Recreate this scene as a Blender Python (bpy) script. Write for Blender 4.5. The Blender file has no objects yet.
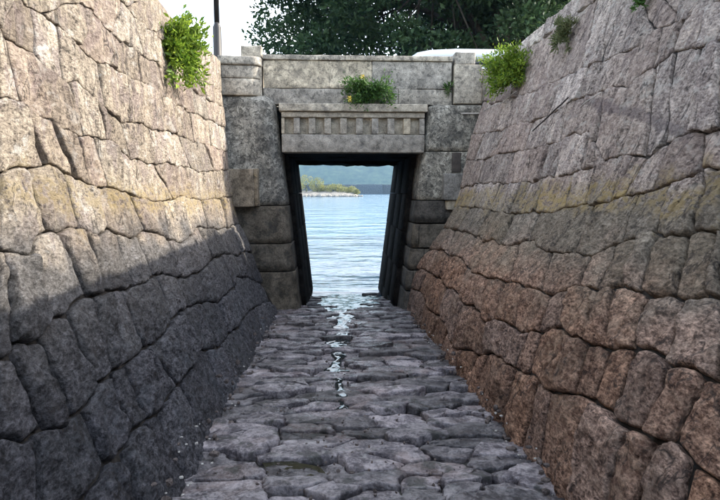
import bpy, bmesh, math, random
import numpy as np
from mathutils import Vector, Matrix, noise as mn

# ------------------------------------------------------------------ camera
FPX = 560.0                       # focal length in pixels of a 720 x 500 picture
CAM = np.array((0.0, 0.0, 1.61))
YAW = math.atan((360 - 332) / FPX)          # turned right: the channel vanishes at x = 332
PITCH = math.atan((250 - 190) / FPX)        # tilted down: the horizon is at y = 190
scene = bpy.context.scene
cd = bpy.data.cameras.new('camera'); cam = bpy.data.objects.new('camera', cd)
scene.collection.objects.link(cam)
cam.location = CAM
cam.rotation_euler = (math.pi / 2 - PITCH, 0, -YAW)
cd.sensor_width = 36; cd.lens = 36 * FPX / 720; cd.clip_start = 0.05; cd.clip_end = 6000
scene.camera = cam

# ------------------------------------------------------------------ world, sun, exposure
SUN_EL = math.radians(32.1)
SUN_AZ = math.radians(10.0)                 # ahead of straight right (+X towards +Y)
sv = Vector((math.cos(SUN_EL) * math.cos(SUN_AZ), math.cos(SUN_EL) * math.sin(SUN_AZ), math.sin(SUN_EL)))
w = bpy.data.worlds.new('World'); scene.world = w; w.use_nodes = True
nt = w.node_tree; nt.nodes.clear()
def N(t, kind, **kw):
    n = t.nodes.new(kind)
    for k, v in kw.items(): setattr(n, k, v)
    return n
sky = N(nt, 'ShaderNodeTexSky', sky_type='NISHITA', sun_disc=False)
sky.sun_elevation = SUN_EL
sky.sun_rotation = math.pi / 2 - SUN_AZ
sky.air_density = 1.0; sky.dust_density = 1.4; sky.ozone_density = 1.0
tc = N(nt, 'ShaderNodeTexCoord')
mp = N(nt, 'ShaderNodeMapping'); mp.inputs['Scale'].default_value = (1.0, 1.0, 2.6)
cn = N(nt, 'ShaderNodeTexNoise'); cn.inputs['Scale'].default_value = 2.3; cn.inputs['Detail'].default_value = 7; cn.inputs['Roughness'].default_value = .58
cr = N(nt, 'ShaderNodeValToRGB'); cr.color_ramp.elements[0].position = .42; cr.color_ramp.elements[1].position = .66
cm = N(nt, 'ShaderNodeMix', data_type='RGBA')
bg = N(nt, 'ShaderNodeBackground'); bg.inputs['Strength'].default_value = 0.15
wo = N(nt, 'ShaderNodeOutputWorld')
L = nt.links.new
L(tc.outputs['Generated'], mp.inputs['Vector']); L(mp.outputs[0], cn.inputs['Vector']); L(cn.outputs['Fac'], cr.inputs[0])
L(cr.outputs[0], cm.inputs['Factor']); L(sky.outputs[0], cm.inputs['A'])
cm.inputs['B'].default_value = (5.2, 5.3, 5.4, 1)
L(cm.outputs['Result'], bg.inputs['Color']); L(bg.outputs[0], wo.inputs['Surface'])

sd = bpy.data.lights.new('sun', 'SUN'); sd.energy = 2.0; sd.angle = math.radians(0.5); sd.color = (1.0, .93, .82)
sun = bpy.data.objects.new('sun', sd); scene.collection.objects.link(sun)
sun.rotation_euler = (-sv).to_track_quat('-Z', 'Y').to_euler(); sun.location = (20, 5, 20)
vs = scene.view_settings
vs.view_transform = 'Standard'; vs.look = 'None'; vs.gamma = 1; vs.use_curve_mapping = False
vs.exposure = 2.2
scene.render.engine = 'CYCLES'
scene.cycles.max_bounces = 8; scene.cycles.diffuse_bounces = 4

# ------------------------------------------------------------------ helpers
random.seed(7); RNG = np.random.default_rng(7)
COL = scene.collection
def link(name, me, mat=None, parent=None, smooth=True):
    o = bpy.data.objects.new(name, me)
    COL.objects.link(o)
    if mat is not None and len(me.materials) == 0: me.materials.append(mat)
    if parent is not None: o.parent = parent
    if smooth and len(me.polygons): me.polygons.foreach_set('use_smooth', [True] * len(me.polygons))
    return o
def mesh(name, verts, faces, uv=None):
    me = bpy.data.meshes.new(name)
    me.from_pydata([tuple(map(float, v)) for v in verts], [], faces)
    if uv is not None:
        ul = me.uv_layers.new(name='wall')
        li = np.zeros(len(me.loops), dtype=np.int32); me.loops.foreach_get('vertex_index', li)
        ul.data.foreach_set('uv', np.asarray(uv, dtype=np.float32)[li].ravel())
    return me
def bmo(name, bm, mat=None, parent=None, smooth=True):
    me = bpy.data.meshes.new(name); bm.normal_update(); bm.to_mesh(me); bm.free()
    return link(name, me, mat, parent, smooth)
def tag(o, label=None, cat=None, group=None, kind=None):
    if label: o['label'] = label
    if cat: o['category'] = cat
    if group: o['group'] = group
    if kind: o['kind'] = kind
    return o
def empty(name, loc, label=None, cat=None, group=None):
    o = bpy.data.objects.new(name, None); COL.objects.link(o); o.location = loc; o.empty_display_size = .2
    return tag(o, label, cat, group)
def local(parent, verts):
    l = parent.location
    return [(v[0] - l.x, v[1] - l.y, v[2] - l.z) for v in verts]

_rs = np.random.RandomState(3); _perm = np.concatenate([_rs.permutation(256)] * 3)
_grad = _rs.normal(0, 1, (256, 3)); _grad /= np.linalg.norm(_grad, axis=1)[:, None]
def pn(x, y, z):
    """gradient noise on arrays, about -1 .. 1"""
    x, y, z = np.broadcast_arrays(np.asarray(x, float), np.asarray(y, float), np.asarray(z, float))
    xi, yi, zi = np.floor(x).astype(int), np.floor(y).astype(int), np.floor(z).astype(int)
    xf, yf, zf_ = x - xi, y - yi, z - zi
    u, v, w_ = [f * f * f * (f * (f * 6 - 15) + 10) for f in (xf, yf, zf_)]
    r = 0
    for dx in (0, 1):
        for dy in (0, 1):
            for dz in (0, 1):
                g = _grad[_perm[_perm[_perm[(xi + dx) & 255] + ((yi + dy) & 255)] + ((zi + dz) & 255)]]
                d = g[..., 0] * (xf - dx) + g[..., 1] * (yf - dy) + g[..., 2] * (zf_ - dz)
                r = r + d * (u if dx else 1 - u) * (v if dy else 1 - v) * (w_ if dz else 1 - w_)
    return r * 1.5
def groove(n, width):                          # 1 in thin creases where the noise crosses zero
    return np.clip(1 - np.abs(n) / width, 0, 1)
_Ry = np.array(cam.rotation_euler.to_matrix())
def ray(px, py):
    d = _Ry @ np.array(((px - 360) / FPX, -(py - 250) / FPX, -1.0))
    return d / np.linalg.norm(d)
def atY(px, py, Y):               # point of a pixel's ray on the plane y = Y
    d = ray(px, py); return CAM + d * (Y / d[1])
def XZ(px, py, Y):
    p = atY(px, py, Y); return p[0], p[2]

# ------------------------------------------------------------------ materials
def newmat(name):
    m = bpy.data.materials.new(name); m.use_nodes = True
    t = m.node_tree; t.nodes.clear()
    out = N(t, 'ShaderNodeOutputMaterial'); b = N(t, 'ShaderNodeBsdfPrincipled')
    t.links.new(b.outputs[0], out.inputs[0])
    return m, t, b
def ramp(t, fac, stops):
    r = N(t, 'ShaderNodeValToRGB'); e = r.color_ramp.elements
    while len(e) < len(stops): e.new(.5)
    for i, (p, c) in enumerate(stops):
        e[i].position = p; e[i].color = (*c, 1) if len(c) == 3 else c
    t.links.new(fac, r.inputs[0]); return r.outputs[0]
def noise(t, vec, scale, detail=4, rough=.55, dist=0.0):
    n = N(t, 'ShaderNodeTexNoise'); n.inputs['Scale'].default_value = scale; n.inputs['Detail'].default_value = detail
    n.inputs['Roughness'].default_value = rough; n.inputs['Distortion'].default_value = dist
    if vec is not None: t.links.new(vec, n.inputs['Vector'])
    return n.outputs['Fac']
def mix(t, f, a, b, mode='MIX'):
    m = N(t, 'ShaderNodeMix', data_type='RGBA', blend_type=mode)
    for s, v in (('Factor', f), ('A', a), ('B', b)):
        if hasattr(v, 'is_linked') or isinstance(v, bpy.types.NodeSocket): t.links.new(v, m.inputs[s])
        else: m.inputs[s].default_value = v if s == 'Factor' else ((*v, 1) if len(v) == 3 else v)
    return m.outputs['Result']
def math_(t, op, a, b=None, c=None, clamp=False):
    m = N(t, 'ShaderNodeMath', operation=op, use_clamp=clamp)
    for i, v in enumerate((a, b, c)):
        if v is None: continue
        if isinstance(v, bpy.types.NodeSocket): t.links.new(v, m.inputs[i])
        else: m.inputs[i].default_value = v
    return m.outputs[0]
def sstep(t, v, a, b):
    m = N(t, 'ShaderNodeMapRange', interpolation_type='SMOOTHSTEP')
    t.links.new(v, m.inputs['Value']); m.inputs['From Min'].default_value = a; m.inputs['From Max'].default_value = b
    return m.outputs['Result']
def mapping(t, vec, scale, rot=(0, 0, 0)):
    m = N(t, 'ShaderNodeMapping'); m.inputs['Scale'].default_value = scale; m.inputs['Rotation'].default_value = rot
    t.links.new(vec, m.inputs['Vector']); return m.outputs[0]
def bump(t, b, h, strength, dist, prev=None):
    n = N(t, 'ShaderNodeBump'); n.inputs['Strength'].default_value = strength; n.inputs['Distance'].default_value = dist
    t.links.new(h, n.inputs['Height'])
    if prev is not None: t.links.new(prev, n.inputs['Normal'])
    t.links.new(n.outputs[0], b.inputs['Normal']); return n.outputs[0]

def wall_material(name, lean, low_a, low_b, up_a, up_b, ochre_amt, stain=None, tide=0.0, mids=(1, 1, 1)):
    """masonry: pale weathered stone above the tide line, ochre lichen band, dark stone below.
    UV = (metres along the wall, metres up the face)."""
    m, t, b = newmat(name)
    uvn = N(t, 'ShaderNodeUVMap', uv_map='wall'); oi = N(t, 'ShaderNodeObjectInfo')
    sep = N(t, 'ShaderNodeSeparateXYZ'); t.links.new(uvn.outputs[0], sep.inputs[0])
    U, V = sep.outputs[0], sep.outputs[1]
    ul = math_(t, 'MULTIPLY_ADD', V, lean, U)
    cb = N(t, 'ShaderNodeCombineXYZ'); t.links.new(ul, cb.inputs[0]); t.links.new(V, cb.inputs[1])
    gi = N(t, 'ShaderNodeNewGeometry'); sp = N(t, 'ShaderNodeSeparateXYZ'); t.links.new(gi.outputs['Position'], sp.inputs[0])
    t.links.new(math_(t, 'MULTIPLY_ADD', oi.outputs['Random'], 9.0, sp.outputs[0]), cb.inputs[2])
    P = cb.outputs[0]
    stri = noise(t, mapping(t, P, (8.5, 2.1, 8.5)), 1.0, 6, .62, .9)
    stri2 = noise(t, mapping(t, P, (26, 7, 26)), 1.0, 4, .6, .6)
    Q = mapping(t, gi.outputs['Position'], (1, .55, 1))
    fine = noise(t, Q, 62, 6, .72)
    gr = noise(t, Q, 24, 5, .62)
    big = noise(t, P, 2.4, 5, .6)
    blot = noise(t, mapping(t, P, (5, 2.4, 5)), 1.0, 7, .65, .6)
    cav = noise(t, Q, 15, 6, .66)
    # pale zone
    upf = math_(t, 'ADD', math_(t, 'MULTIPLY', stri, .28), math_(t, 'ADD', math_(t, 'MULTIPLY', fine, .47), math_(t, 'MULTIPLY', gr, .25)))
    up = ramp(t, upf, [(.41, tuple(c * .25 for c in up_a)), (.468, up_a), (.528, up_b), (.585, tuple(min(.8, c * 1.45) for c in up_b))])
    # pale crusty lichen and darker mauve faces
    up = mix(t, math_(t, 'MULTIPLY', sstep(t, blot, .50, .58), .65), up, mix(t, sstep(t, fine, .40, .60), (.16, .118, .104), (.34, .275, .245)))
    up = mix(t, math_(t, 'MULTIPLY', sstep(t, noise(t, Q, 9, 8, .72, .5), .55, .61), .55), up, (.60, .56, .49))
    up = mix(t, math_(t, 'MULTIPLY', sstep(t, oi.outputs['Random'], .45, .9), .45), up, mix(t, sstep(t, gr, .38, .62), (.16, .118, .105), (.35, .285, .255)))
    crk = math_(t, 'SUBTRACT', 1.0, sstep(t, math_(t, 'ABSOLUTE', math_(t, 'SUBTRACT', noise(t, mapping(t, P, (6.0, 1.5, 6.0)), 1.0, 4, .55, .7), .5)), .004, .022))
    crk = math_(t, 'MULTIPLY', crk, sstep(t, noise(t, Q, 3.5, 3, .5), .44, .56))
    # dark zone
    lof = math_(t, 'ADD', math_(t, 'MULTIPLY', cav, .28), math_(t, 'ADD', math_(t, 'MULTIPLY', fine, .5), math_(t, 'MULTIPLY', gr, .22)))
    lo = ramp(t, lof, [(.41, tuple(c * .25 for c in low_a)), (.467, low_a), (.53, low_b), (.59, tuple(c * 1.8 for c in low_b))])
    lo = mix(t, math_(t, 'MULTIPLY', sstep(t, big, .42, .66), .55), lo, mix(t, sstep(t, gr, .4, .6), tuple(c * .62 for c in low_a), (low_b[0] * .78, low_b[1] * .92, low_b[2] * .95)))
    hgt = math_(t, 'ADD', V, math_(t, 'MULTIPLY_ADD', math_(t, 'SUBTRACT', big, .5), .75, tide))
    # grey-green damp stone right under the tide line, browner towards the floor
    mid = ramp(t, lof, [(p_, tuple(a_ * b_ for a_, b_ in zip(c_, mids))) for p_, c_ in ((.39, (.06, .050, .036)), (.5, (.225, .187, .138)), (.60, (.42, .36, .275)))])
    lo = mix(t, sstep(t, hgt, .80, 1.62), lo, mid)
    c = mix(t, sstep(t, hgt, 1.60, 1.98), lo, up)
    hoc = math_(t, 'SUBTRACT', hgt, tide)
    oc = math_(t, 'MULTIPLY', sstep(t, hoc, 1.60, 1.74), math_(t, 'SUBTRACT', 1.0, sstep(t, hoc, 1.80, 1.98)))
    oc = math_(t, 'MULTIPLY', oc, math_(t, 'MULTIPLY', sstep(t, noise(t, mapping(t, P, (2.2, 1.6, .3)), 1.0, 8, .75, .6), .40, .50), math_(t, 'MULTIPLY', sstep(t, gr, .40, .54), ochre_amt)))
    c = mix(t, oc, c, mix(t, fine, (.24, .17, .07), (.46, .36, .18)))
    if stain:
        for (u0, v0, u1, v1, wd) in stain:      # a dark run of old damp across the face
            su = (v1 - v0) / (u1 - u0)
            dv = math_(t, 'SUBTRACT', V, math_(t, 'ADD', math_(t, 'MULTIPLY', math_(t, 'SUBTRACT', U, u0), su), v0))
            dv = math_(t, 'ADD', dv, math_(t, 'MULTIPLY', math_(t, 'SUBTRACT', blot, .5), .22))
            k = math_(t, 'SUBTRACT', 1.0, sstep(t, math_(t, 'ABSOLUTE', dv), wd * .4, wd))
            k = math_(t, 'MULTIPLY', k, math_(t, 'MULTIPLY', sstep(t, U, min(u0, u1) - .2, min(u0, u1) + .2), math_(t, 'SUBTRACT', 1.0, sstep(t, U, max(u0, u1) - .2, max(u0, u1) + .2))))
            c = mix(t, math_(t, 'MULTIPLY', k, .55), c, (.15, .12, .125))
    c = mix(t, math_(t, 'MULTIPLY', crk, .72), c, (.040, .033, .030))
    hv = N(t, 'ShaderNodeHueSaturation'); t.links.new(c, hv.inputs['Color'])
    t.links.new(math_(t, 'MULTIPLY_ADD', math_(t, 'FRACT', math_(t, 'MULTIPLY', oi.outputs['Random'], 7.31)), .42, .79), hv.inputs['Value'])
    t.links.new(math_(t, 'MULTIPLY_ADD', oi.outputs['Random'], .3, .78), hv.inputs['Saturation'])
    t.links.new(hv.outputs[0], b.inputs['Base Color'])
    b.inputs['Roughness'].default_value = .88; b.inputs['Specular IOR Level'].default_value = .25
    hh = math_(t, 'ADD', math_(t, 'MULTIPLY', stri, .5), math_(t, 'ADD', math_(t, 'MULTIPLY', gr, .35), math_(t, 'MULTIPLY', cav, .55)))
    upk = sstep(t, hgt, 1.3, 1.9)
    hlow = math_(t, 'ADD', math_(t, 'MULTIPLY', cav, .8), math_(t, 'MULTIPLY', gr, .45))
    hm = N(t, 'ShaderNodeMix', data_type='FLOAT'); t.links.new(upk, hm.inputs[0]); t.links.new(hlow, hm.inputs[2]); t.links.new(hh, hm.inputs[3])
    n1 = bump(t, b, hm.outputs[0], 1.0, .075)
    bump(t, b, fine, 1.0, .018, n1)
    return m

def stone_material(name, ca, cb_, scale=1.0, rough=.85, spots=None, speck=None, bstr=.6, vv=.4, spec=.35):
    m, t, b = newmat(name)
    tc = N(t, 'ShaderNodeTexCoord'); oi = N(t, 'ShaderNodeObjectInfo')
    g = N(t, 'ShaderNodeNewGeometry')
    P = g.outputs['Position']
    f1 = noise(t, P, 7 * scale, 7, .62, .3); f2 = noise(t, P, 48 * scale, 5, .65); f3 = noise(t, P, 2.1 * scale, 4, .55)
    f = math_(t, 'ADD', math_(t, 'MULTIPLY', f1, .6), math_(t, 'MULTIPLY', f2, .4))
    c = ramp(t, f, [(.36, tuple(x * .45 for x in ca)), (.45, ca), (.55, cb_), (.65, tuple(min(.8, x * 1.5) for x in cb_))])
    if spots:
        for (col, lo, hi, sc, amt) in spots:
            c = mix(t, math_(t, 'MULTIPLY', sstep(t, noise(t, P, sc, 7, .68, .5), lo, hi), amt), c, col)
    hv = N(t, 'ShaderNodeHueSaturation'); t.links.new(c, hv.inputs['Color'])
    t.links.new(math_(t, 'MULTIPLY_ADD', oi.outputs['Random'], vv, 1 - vv / 2), hv.inputs['Value'])
    t.links.new(math_(t, 'MULTIPLY_ADD', oi.outputs['Random'], .5, .75), hv.inputs['Saturation'])
    t.links.new(hv.outputs[0], b.inputs['Base Color'])
    if isinstance(rough, tuple):
        t.links.new(math_(t, 'MULTIPLY_ADD', sstep(t, f3, .35, .65), rough[1] - rough[0], rough[0]), b.inputs['Roughness'])
    else: b.inputs['Roughness'].default_value = rough
    b.inputs['Specular IOR Level'].default_value = spec
    n1 = bump(t, b, f1, bstr, .03); bump(t, b, f2, bstr * .8, .008, n1)
    return m

def plain(name, col, rough=.6, metal=0.0, var=.0):
    m, t, b = newmat(name)
    b.inputs['Roughness'].default_value = rough; b.inputs['Metallic'].default_value = metal
    g = N(t, 'ShaderNodeNewGeometry')
    f = noise(t, g.outputs['Position'], 12, 5, .6)
    c = ramp(t, f, [(.3, tuple(x * (1 - var) for x in col)), (.7, tuple(min(1, x * (1 + var)) for x in col))])
    t.links.new(c, b.inputs['Base Color'])
    return m
def leaf_material(name, ca, cb_, trans=.35):
    m, t, b = newmat(name)
    at = N(t, 'ShaderNodeAttribute', attribute_name='tone')
    c = ramp(t, at.outputs['Fac'], [(0, ca), (1, cb_)])
    t.links.new(c, b.inputs['Base Color']); b.inputs['Roughness'].default_value = .5
    b.inputs['Specular IOR Level'].default_value = .3
    tr = N(t, 'ShaderNodeBsdfTranslucent'); t.links.new(c, tr.inputs[0])
    mx = N(t, 'ShaderNodeMixShader'); mx.inputs[0].default_value = trans
    t.links.new(b.outputs[0], mx.inputs[1]); t.links.new(tr.outputs[0], mx.inputs[2])
    out = [n for n in t.nodes if n.type == 'OUTPUT_MATERIAL'][0]
    t.links.new(mx.outputs[0], out.inputs[0])
    return m
def water_material(name, col, rough, waves):
    m, t, b = newmat(name)
    b.inputs['Base Color'].default_value = (*col, 1); b.inputs['Roughness'].default_value = rough
    b.inputs['IOR'].default_value = 1.333; b.inputs['Specular IOR Level'].default_value = .5
    g = N(t, 'ShaderNodeNewGeometry'); prev = None
    for (sc, strg, dist, stretch) in waves:
        h = noise(t, mapping(t, g.outputs['Position'], (sc * stretch, sc, sc)), 1.0, 4, .55, .4)
        prev = bump(t, b, h, strg, dist, prev)
    return m

M = {}
M['dark_joint'] = stone_material('dark joint fill', (.014, .012, .010), (.030, .026, .022))  # near-black core colour stands in for the shade deep between the stones
M['floor'] = stone_material('slate paving', (.076, .069, .075), (.215, .198, .202), 1.0, (.20, .58),
        spots=[((.30, .29, .28), .58, .68, 5, .5), ((.14, .10, .085), .50, .64, 1.6, .35), ((.028, .03, .026), .54, .64, 4.5, .75)], bstr=1.0, vv=.95)
M['mud'] = stone_material('wet mud', (.02, .02, .018), (.05, .048, .04), 2.0, .45)
M['pier'] = stone_material('lichen granite', (.16, .15, .128), (.31, .29, .245), 1.0, .9,
        spots=[((.035, .034, .03), .50, .57, 14, .75), ((.46, .44, .38), .57, .62, 10, .7), ((.025, .025, .024), .52, .64, 2.2, .65)])
M['pier_low'] = stone_material('damp ashlar', (.055, .048, .038), (.115, .10, .08), 1.0, .85,
        spots=[((.03, .03, .028), .52, .62, 4, .7)])
M['granite'] = stone_material('dressed granite', (.26, .23, .182), (.40, .354, .28), 1.2, .9,
        spots=[((.09, .085, .08), .55, .68, 5, .6)])
M['parapet'] = stone_material('parapet granite', (.27, .238, .188), (.43, .378, .298), 1.0, .9,
        spots=[((.08, .072, .062), .53, .60, 15, .65), ((.14, .125, .105), .5, .64, 3, .5)])
M['bracket'] = stone_material('bracket stone', (.115, .095, .07), (.22, .185, .14), 1.0, .9, spots=[((.40, .34, .22), .55, .65, 6, .5)])
M['bracket2'] = stone_material('grey bracket stone', (.15, .14, .122), (.27, .255, .225), 1.0, .9)
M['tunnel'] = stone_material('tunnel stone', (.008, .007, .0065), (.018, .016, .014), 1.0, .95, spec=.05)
M['asphalt'] = stone_material('asphalt', (.04, .04, .04), (.065, .065, .063), 3.0, .9)
M['earth'] = stone_material('grass verge', (.06, .07, .03), (.13, .12, .06), 2.0, .95)
M['sea'] = water_material('sea water', (.02, .095, .17), .10, [(.35, .7, .40, .5), (1.5, .5, .10, .6), (6.0, .3, .02, .7)])
M['puddle'] = water_material('puddle water', (.02, .024, .024), .03, [(9.0, .25, .01, 1.0)])
M['mudwater'] = water_material('muddy puddle water', (.028, .027, .016), .06, [(9.0, .15, .01, 1.0)])
M['shell'] = stone_material('shell', (.42, .39, .34), (.65, .62, .55), 4.0, .7)
M['rubble'] = stone_material('foot rubble', (.07, .052, .045), (.15, .115, .10), 3.0, .85)

# ------------------------------------------------------------------ the channel section
D = 9.6                                       # the walls end at the bridge
def zf(Y):                                    # level of the sloping channel floor
    Y = np.asarray(Y, dtype=float)
    return np.where(Y < D, -.048 * Y, -.048 * D - .10 * (Y - D))
ZT = XZ(222, 62, D)[1]                        # top of both walls
def profile(pts):
    xz = [XZ(x, y, D) for x, y in pts]
    s = np.array([(z - float(zf(D))) / (ZT - float(zf(D))) for x, z in xz]); x = np.array([x for x, z in xz])
    o = np.argsort(s); s = s[o]; x = x[o]
    g = np.linspace(-.1, 1.1, 241)
    y = np.interp(g, s, x)
    y[g < s[0]] = x[0] + (g[g < s[0]] - s[0]) * (x[1] - x[0]) / (s[1] - s[0])
    y[g > s[-1]] = x[-1] + (g[g > s[-1]] - s[-1]) * (x[-1] - x[-2]) / (s[-1] - s[-2])
    k = np.hanning(31); k /= k.sum()
    yy = np.convolve(np.pad(y, 15, mode='reflect', reflect_type='odd'), k, 'valid')
    return g, yy
PROF = {'L': profile([(222, 62), (224, 93), (226, 120), (229.5, 160), (234, 200), (241.5, 226), (250, 247), (262, 278), (281, 312)]),
        'R': profile([(491, 64), (480, 104), (471, 134), (462, 170), (453, 205), (441, 227), (424, 251), (412, 280), (406, 311)])}
def surfX(side, Y, s):
    g, y = PROF[side]
    x = np.interp(s, g, y)
    if side == 'L':                            # the old wall bellies outward a little near its top
        x = x - .13 * np.exp(-((np.asarray(Y) - 7.3) / 1.3) ** 2) * np.clip((np.asarray(s) - .55) / .45, 0, 1)
    return x
def to_world(side, Y, s, d=0.0):
    Y = np.asarray(Y, float); s = np.asarray(s, float)
    z0 = zf(Y); H = ZT - z0
    X = surfX(side, Y, s); z = z0 + s * H
    e = .01
    tx = (surfX(side, Y, s + e) - surfX(side, Y, s - e)); tz = 2 * e * H
    ln = np.sqrt(tx * tx + tz * tz)
    nx, nz = (tz / ln, -tx / ln) if side == 'L' else (-tz / ln, tx / ln)
    return np.stack([X + nx * d, Y, z + nz * d], axis=-1)
def unproj(side, px, py):
    d = ray(px, py)
    def F(t):
        p = CAM + d * t
        z0 = float(zf(p[1])); s = (p[2] - z0) / (ZT - z0)
        v = p[0] - float(surfX(side, p[1], s))
        return (v if side == 'L' else -v), p[1], s
    lo = .3; hi = None
    for t in np.arange(.6, 40, .15):
        if F(t)[0] < 0: hi = t; break
        lo = t
    if hi is None: return D, F(40)[2]
    for _ in range(30):
        mid = (lo + hi) / 2
        if F(mid)[0] < 0: hi = mid
        else: lo = mid
    v, Y, s = F(lo)
    if Y > D:                                  # past the end of the wall: read the height on the end plane
        p = atY(px, py, D); z0 = float(zf(D)); return D, (p[2] - z0) / (ZT - z0)
    return Y, s
HW = ZT + .25                                  # metres of wall face per unit s (for texture coordinates)

LEFT = dict(lines=[
 [(130,-55),(160,-18),(174,0),(186,22),(202,41),(219,58),(222,61)],
 [(105,-14),(120,0),(135,17),(153,31),(175,52),(200,77),(223,93)],
 [(60,-12),(78,2),(93,10),(111,33),(135,49),(156,62),(175,78),(195,92),(225,109)],
 [(10,-10),(22,0),(27,4),(40,10),(47,17),(60,24),(69,36),(80,46),(98,61),(109,67),(131,77),(144,82),(156,91),(172,101),(192,113),(226,128)],
 [(0,26),(7,37),(22,46),(31,53),(38,56),(49,69),(67,82),(80,83),(96,96),(110,113),(123,121),(139,123),(154,129),(177,134),(192,142),(208,145),(228,152)],
 [(0,98),(23,99),(37,117),(53,122),(62,130),(78,134),(96,138),(107,137),(118,144),(133,159),(150,163),(170,164),(185,166),(199,172),(230,170)],
 [(0,171),(13,167),(40,164),(51,163),(67,173),(84,182),(96,186),(109,186),(124,191),(141,198),(157,202),(168,201),(181,197),(203,200),(234,196)],
 [(0,253),(9,251),(24,253),(31,248),(36,233),(49,230),(62,233),(71,227),(87,229),(98,234),(107,228),(122,232),(136,237),(144,229),(161,234),(172,240),(183,242),(194,234),(198,226),(217,229),(241,224)],
 [(0,353),(11,353),(20,344),(23,338),(40,340),(44,331),(53,320),(69,314),(73,305),(89,292),(107,291),(122,288),(144,284),(152,277),(163,272),(177,277),(190,276),(201,272),(212,260),(223,254),(239,256),(246,251),(254,254)],
 [(0,441),(13,442),(29,443),(42,433),(60,432),(73,427),(76,414),(84,408),(98,390),(109,373),(113,368),(127,364),(141,354),(153,343),(166,334),(179,316),(188,307),(208,300),(219,302),(226,296),(237,286),(238.5,277),(250,278),(264,284)],
 [(-30,590),(60,520),(80,502),(95,491),(105,478),(111,461),(122,454),(133,432),(145,423),(160,414),(165,405),(180,384),(194,369),(202,347),(218,347),(226,338),(240,325),(253,308),(271,300)],
 [(60,690),(140,560),(170,505),(184,483),(191,470),(207,443),(220,408),(225,395),(237,369),(263,342),(280,316)]],
 joints=[
 [(150,128),(176,153),(200,197)],
 [(108,66),(122,112),(135,144),(153,158),(180,186),(203,207)],
 [(78,42),(95,80),(118,110),(137,142),(160,167),(190,195),(207,210)],
 [(15,1),(34,40),(57,64),(69,82),(99,104),(130,136),(160,166),(190,196),(210,212)],
 [(8,24),(36,54),(70,85),(97,108),(121,133),(150,160),(180,192),(205,213)],
 [(24,45),(53,74),(78,92),(96,111),(120,136),(156,175),(186,196),(210,217)],
 [(27,50),(66,84),(97,109),(131,146),(165,171),(202,209),(222,228)],
 [(5,19),(31,55),(62,90),(87,107),(118,135),(140,156),(169,181),(200,213),(217,226),(232,243)],
 [(14,50),(42,76),(70,100),(95,111),(115,128),(122,147),(160,175),(178,190),(201,210),(223,236),(240,249)],
 [(38,50),(60,86),(84,112),(112,134),(127,148),(149,179),(182,203),(204,219),(219,231),(236,248)],
 [(40,70),(80,115),(124,148),(146,172),(160,186),(172,197),(182,206),(207,222),(222,236),(240,252),(256,266)]])
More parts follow.
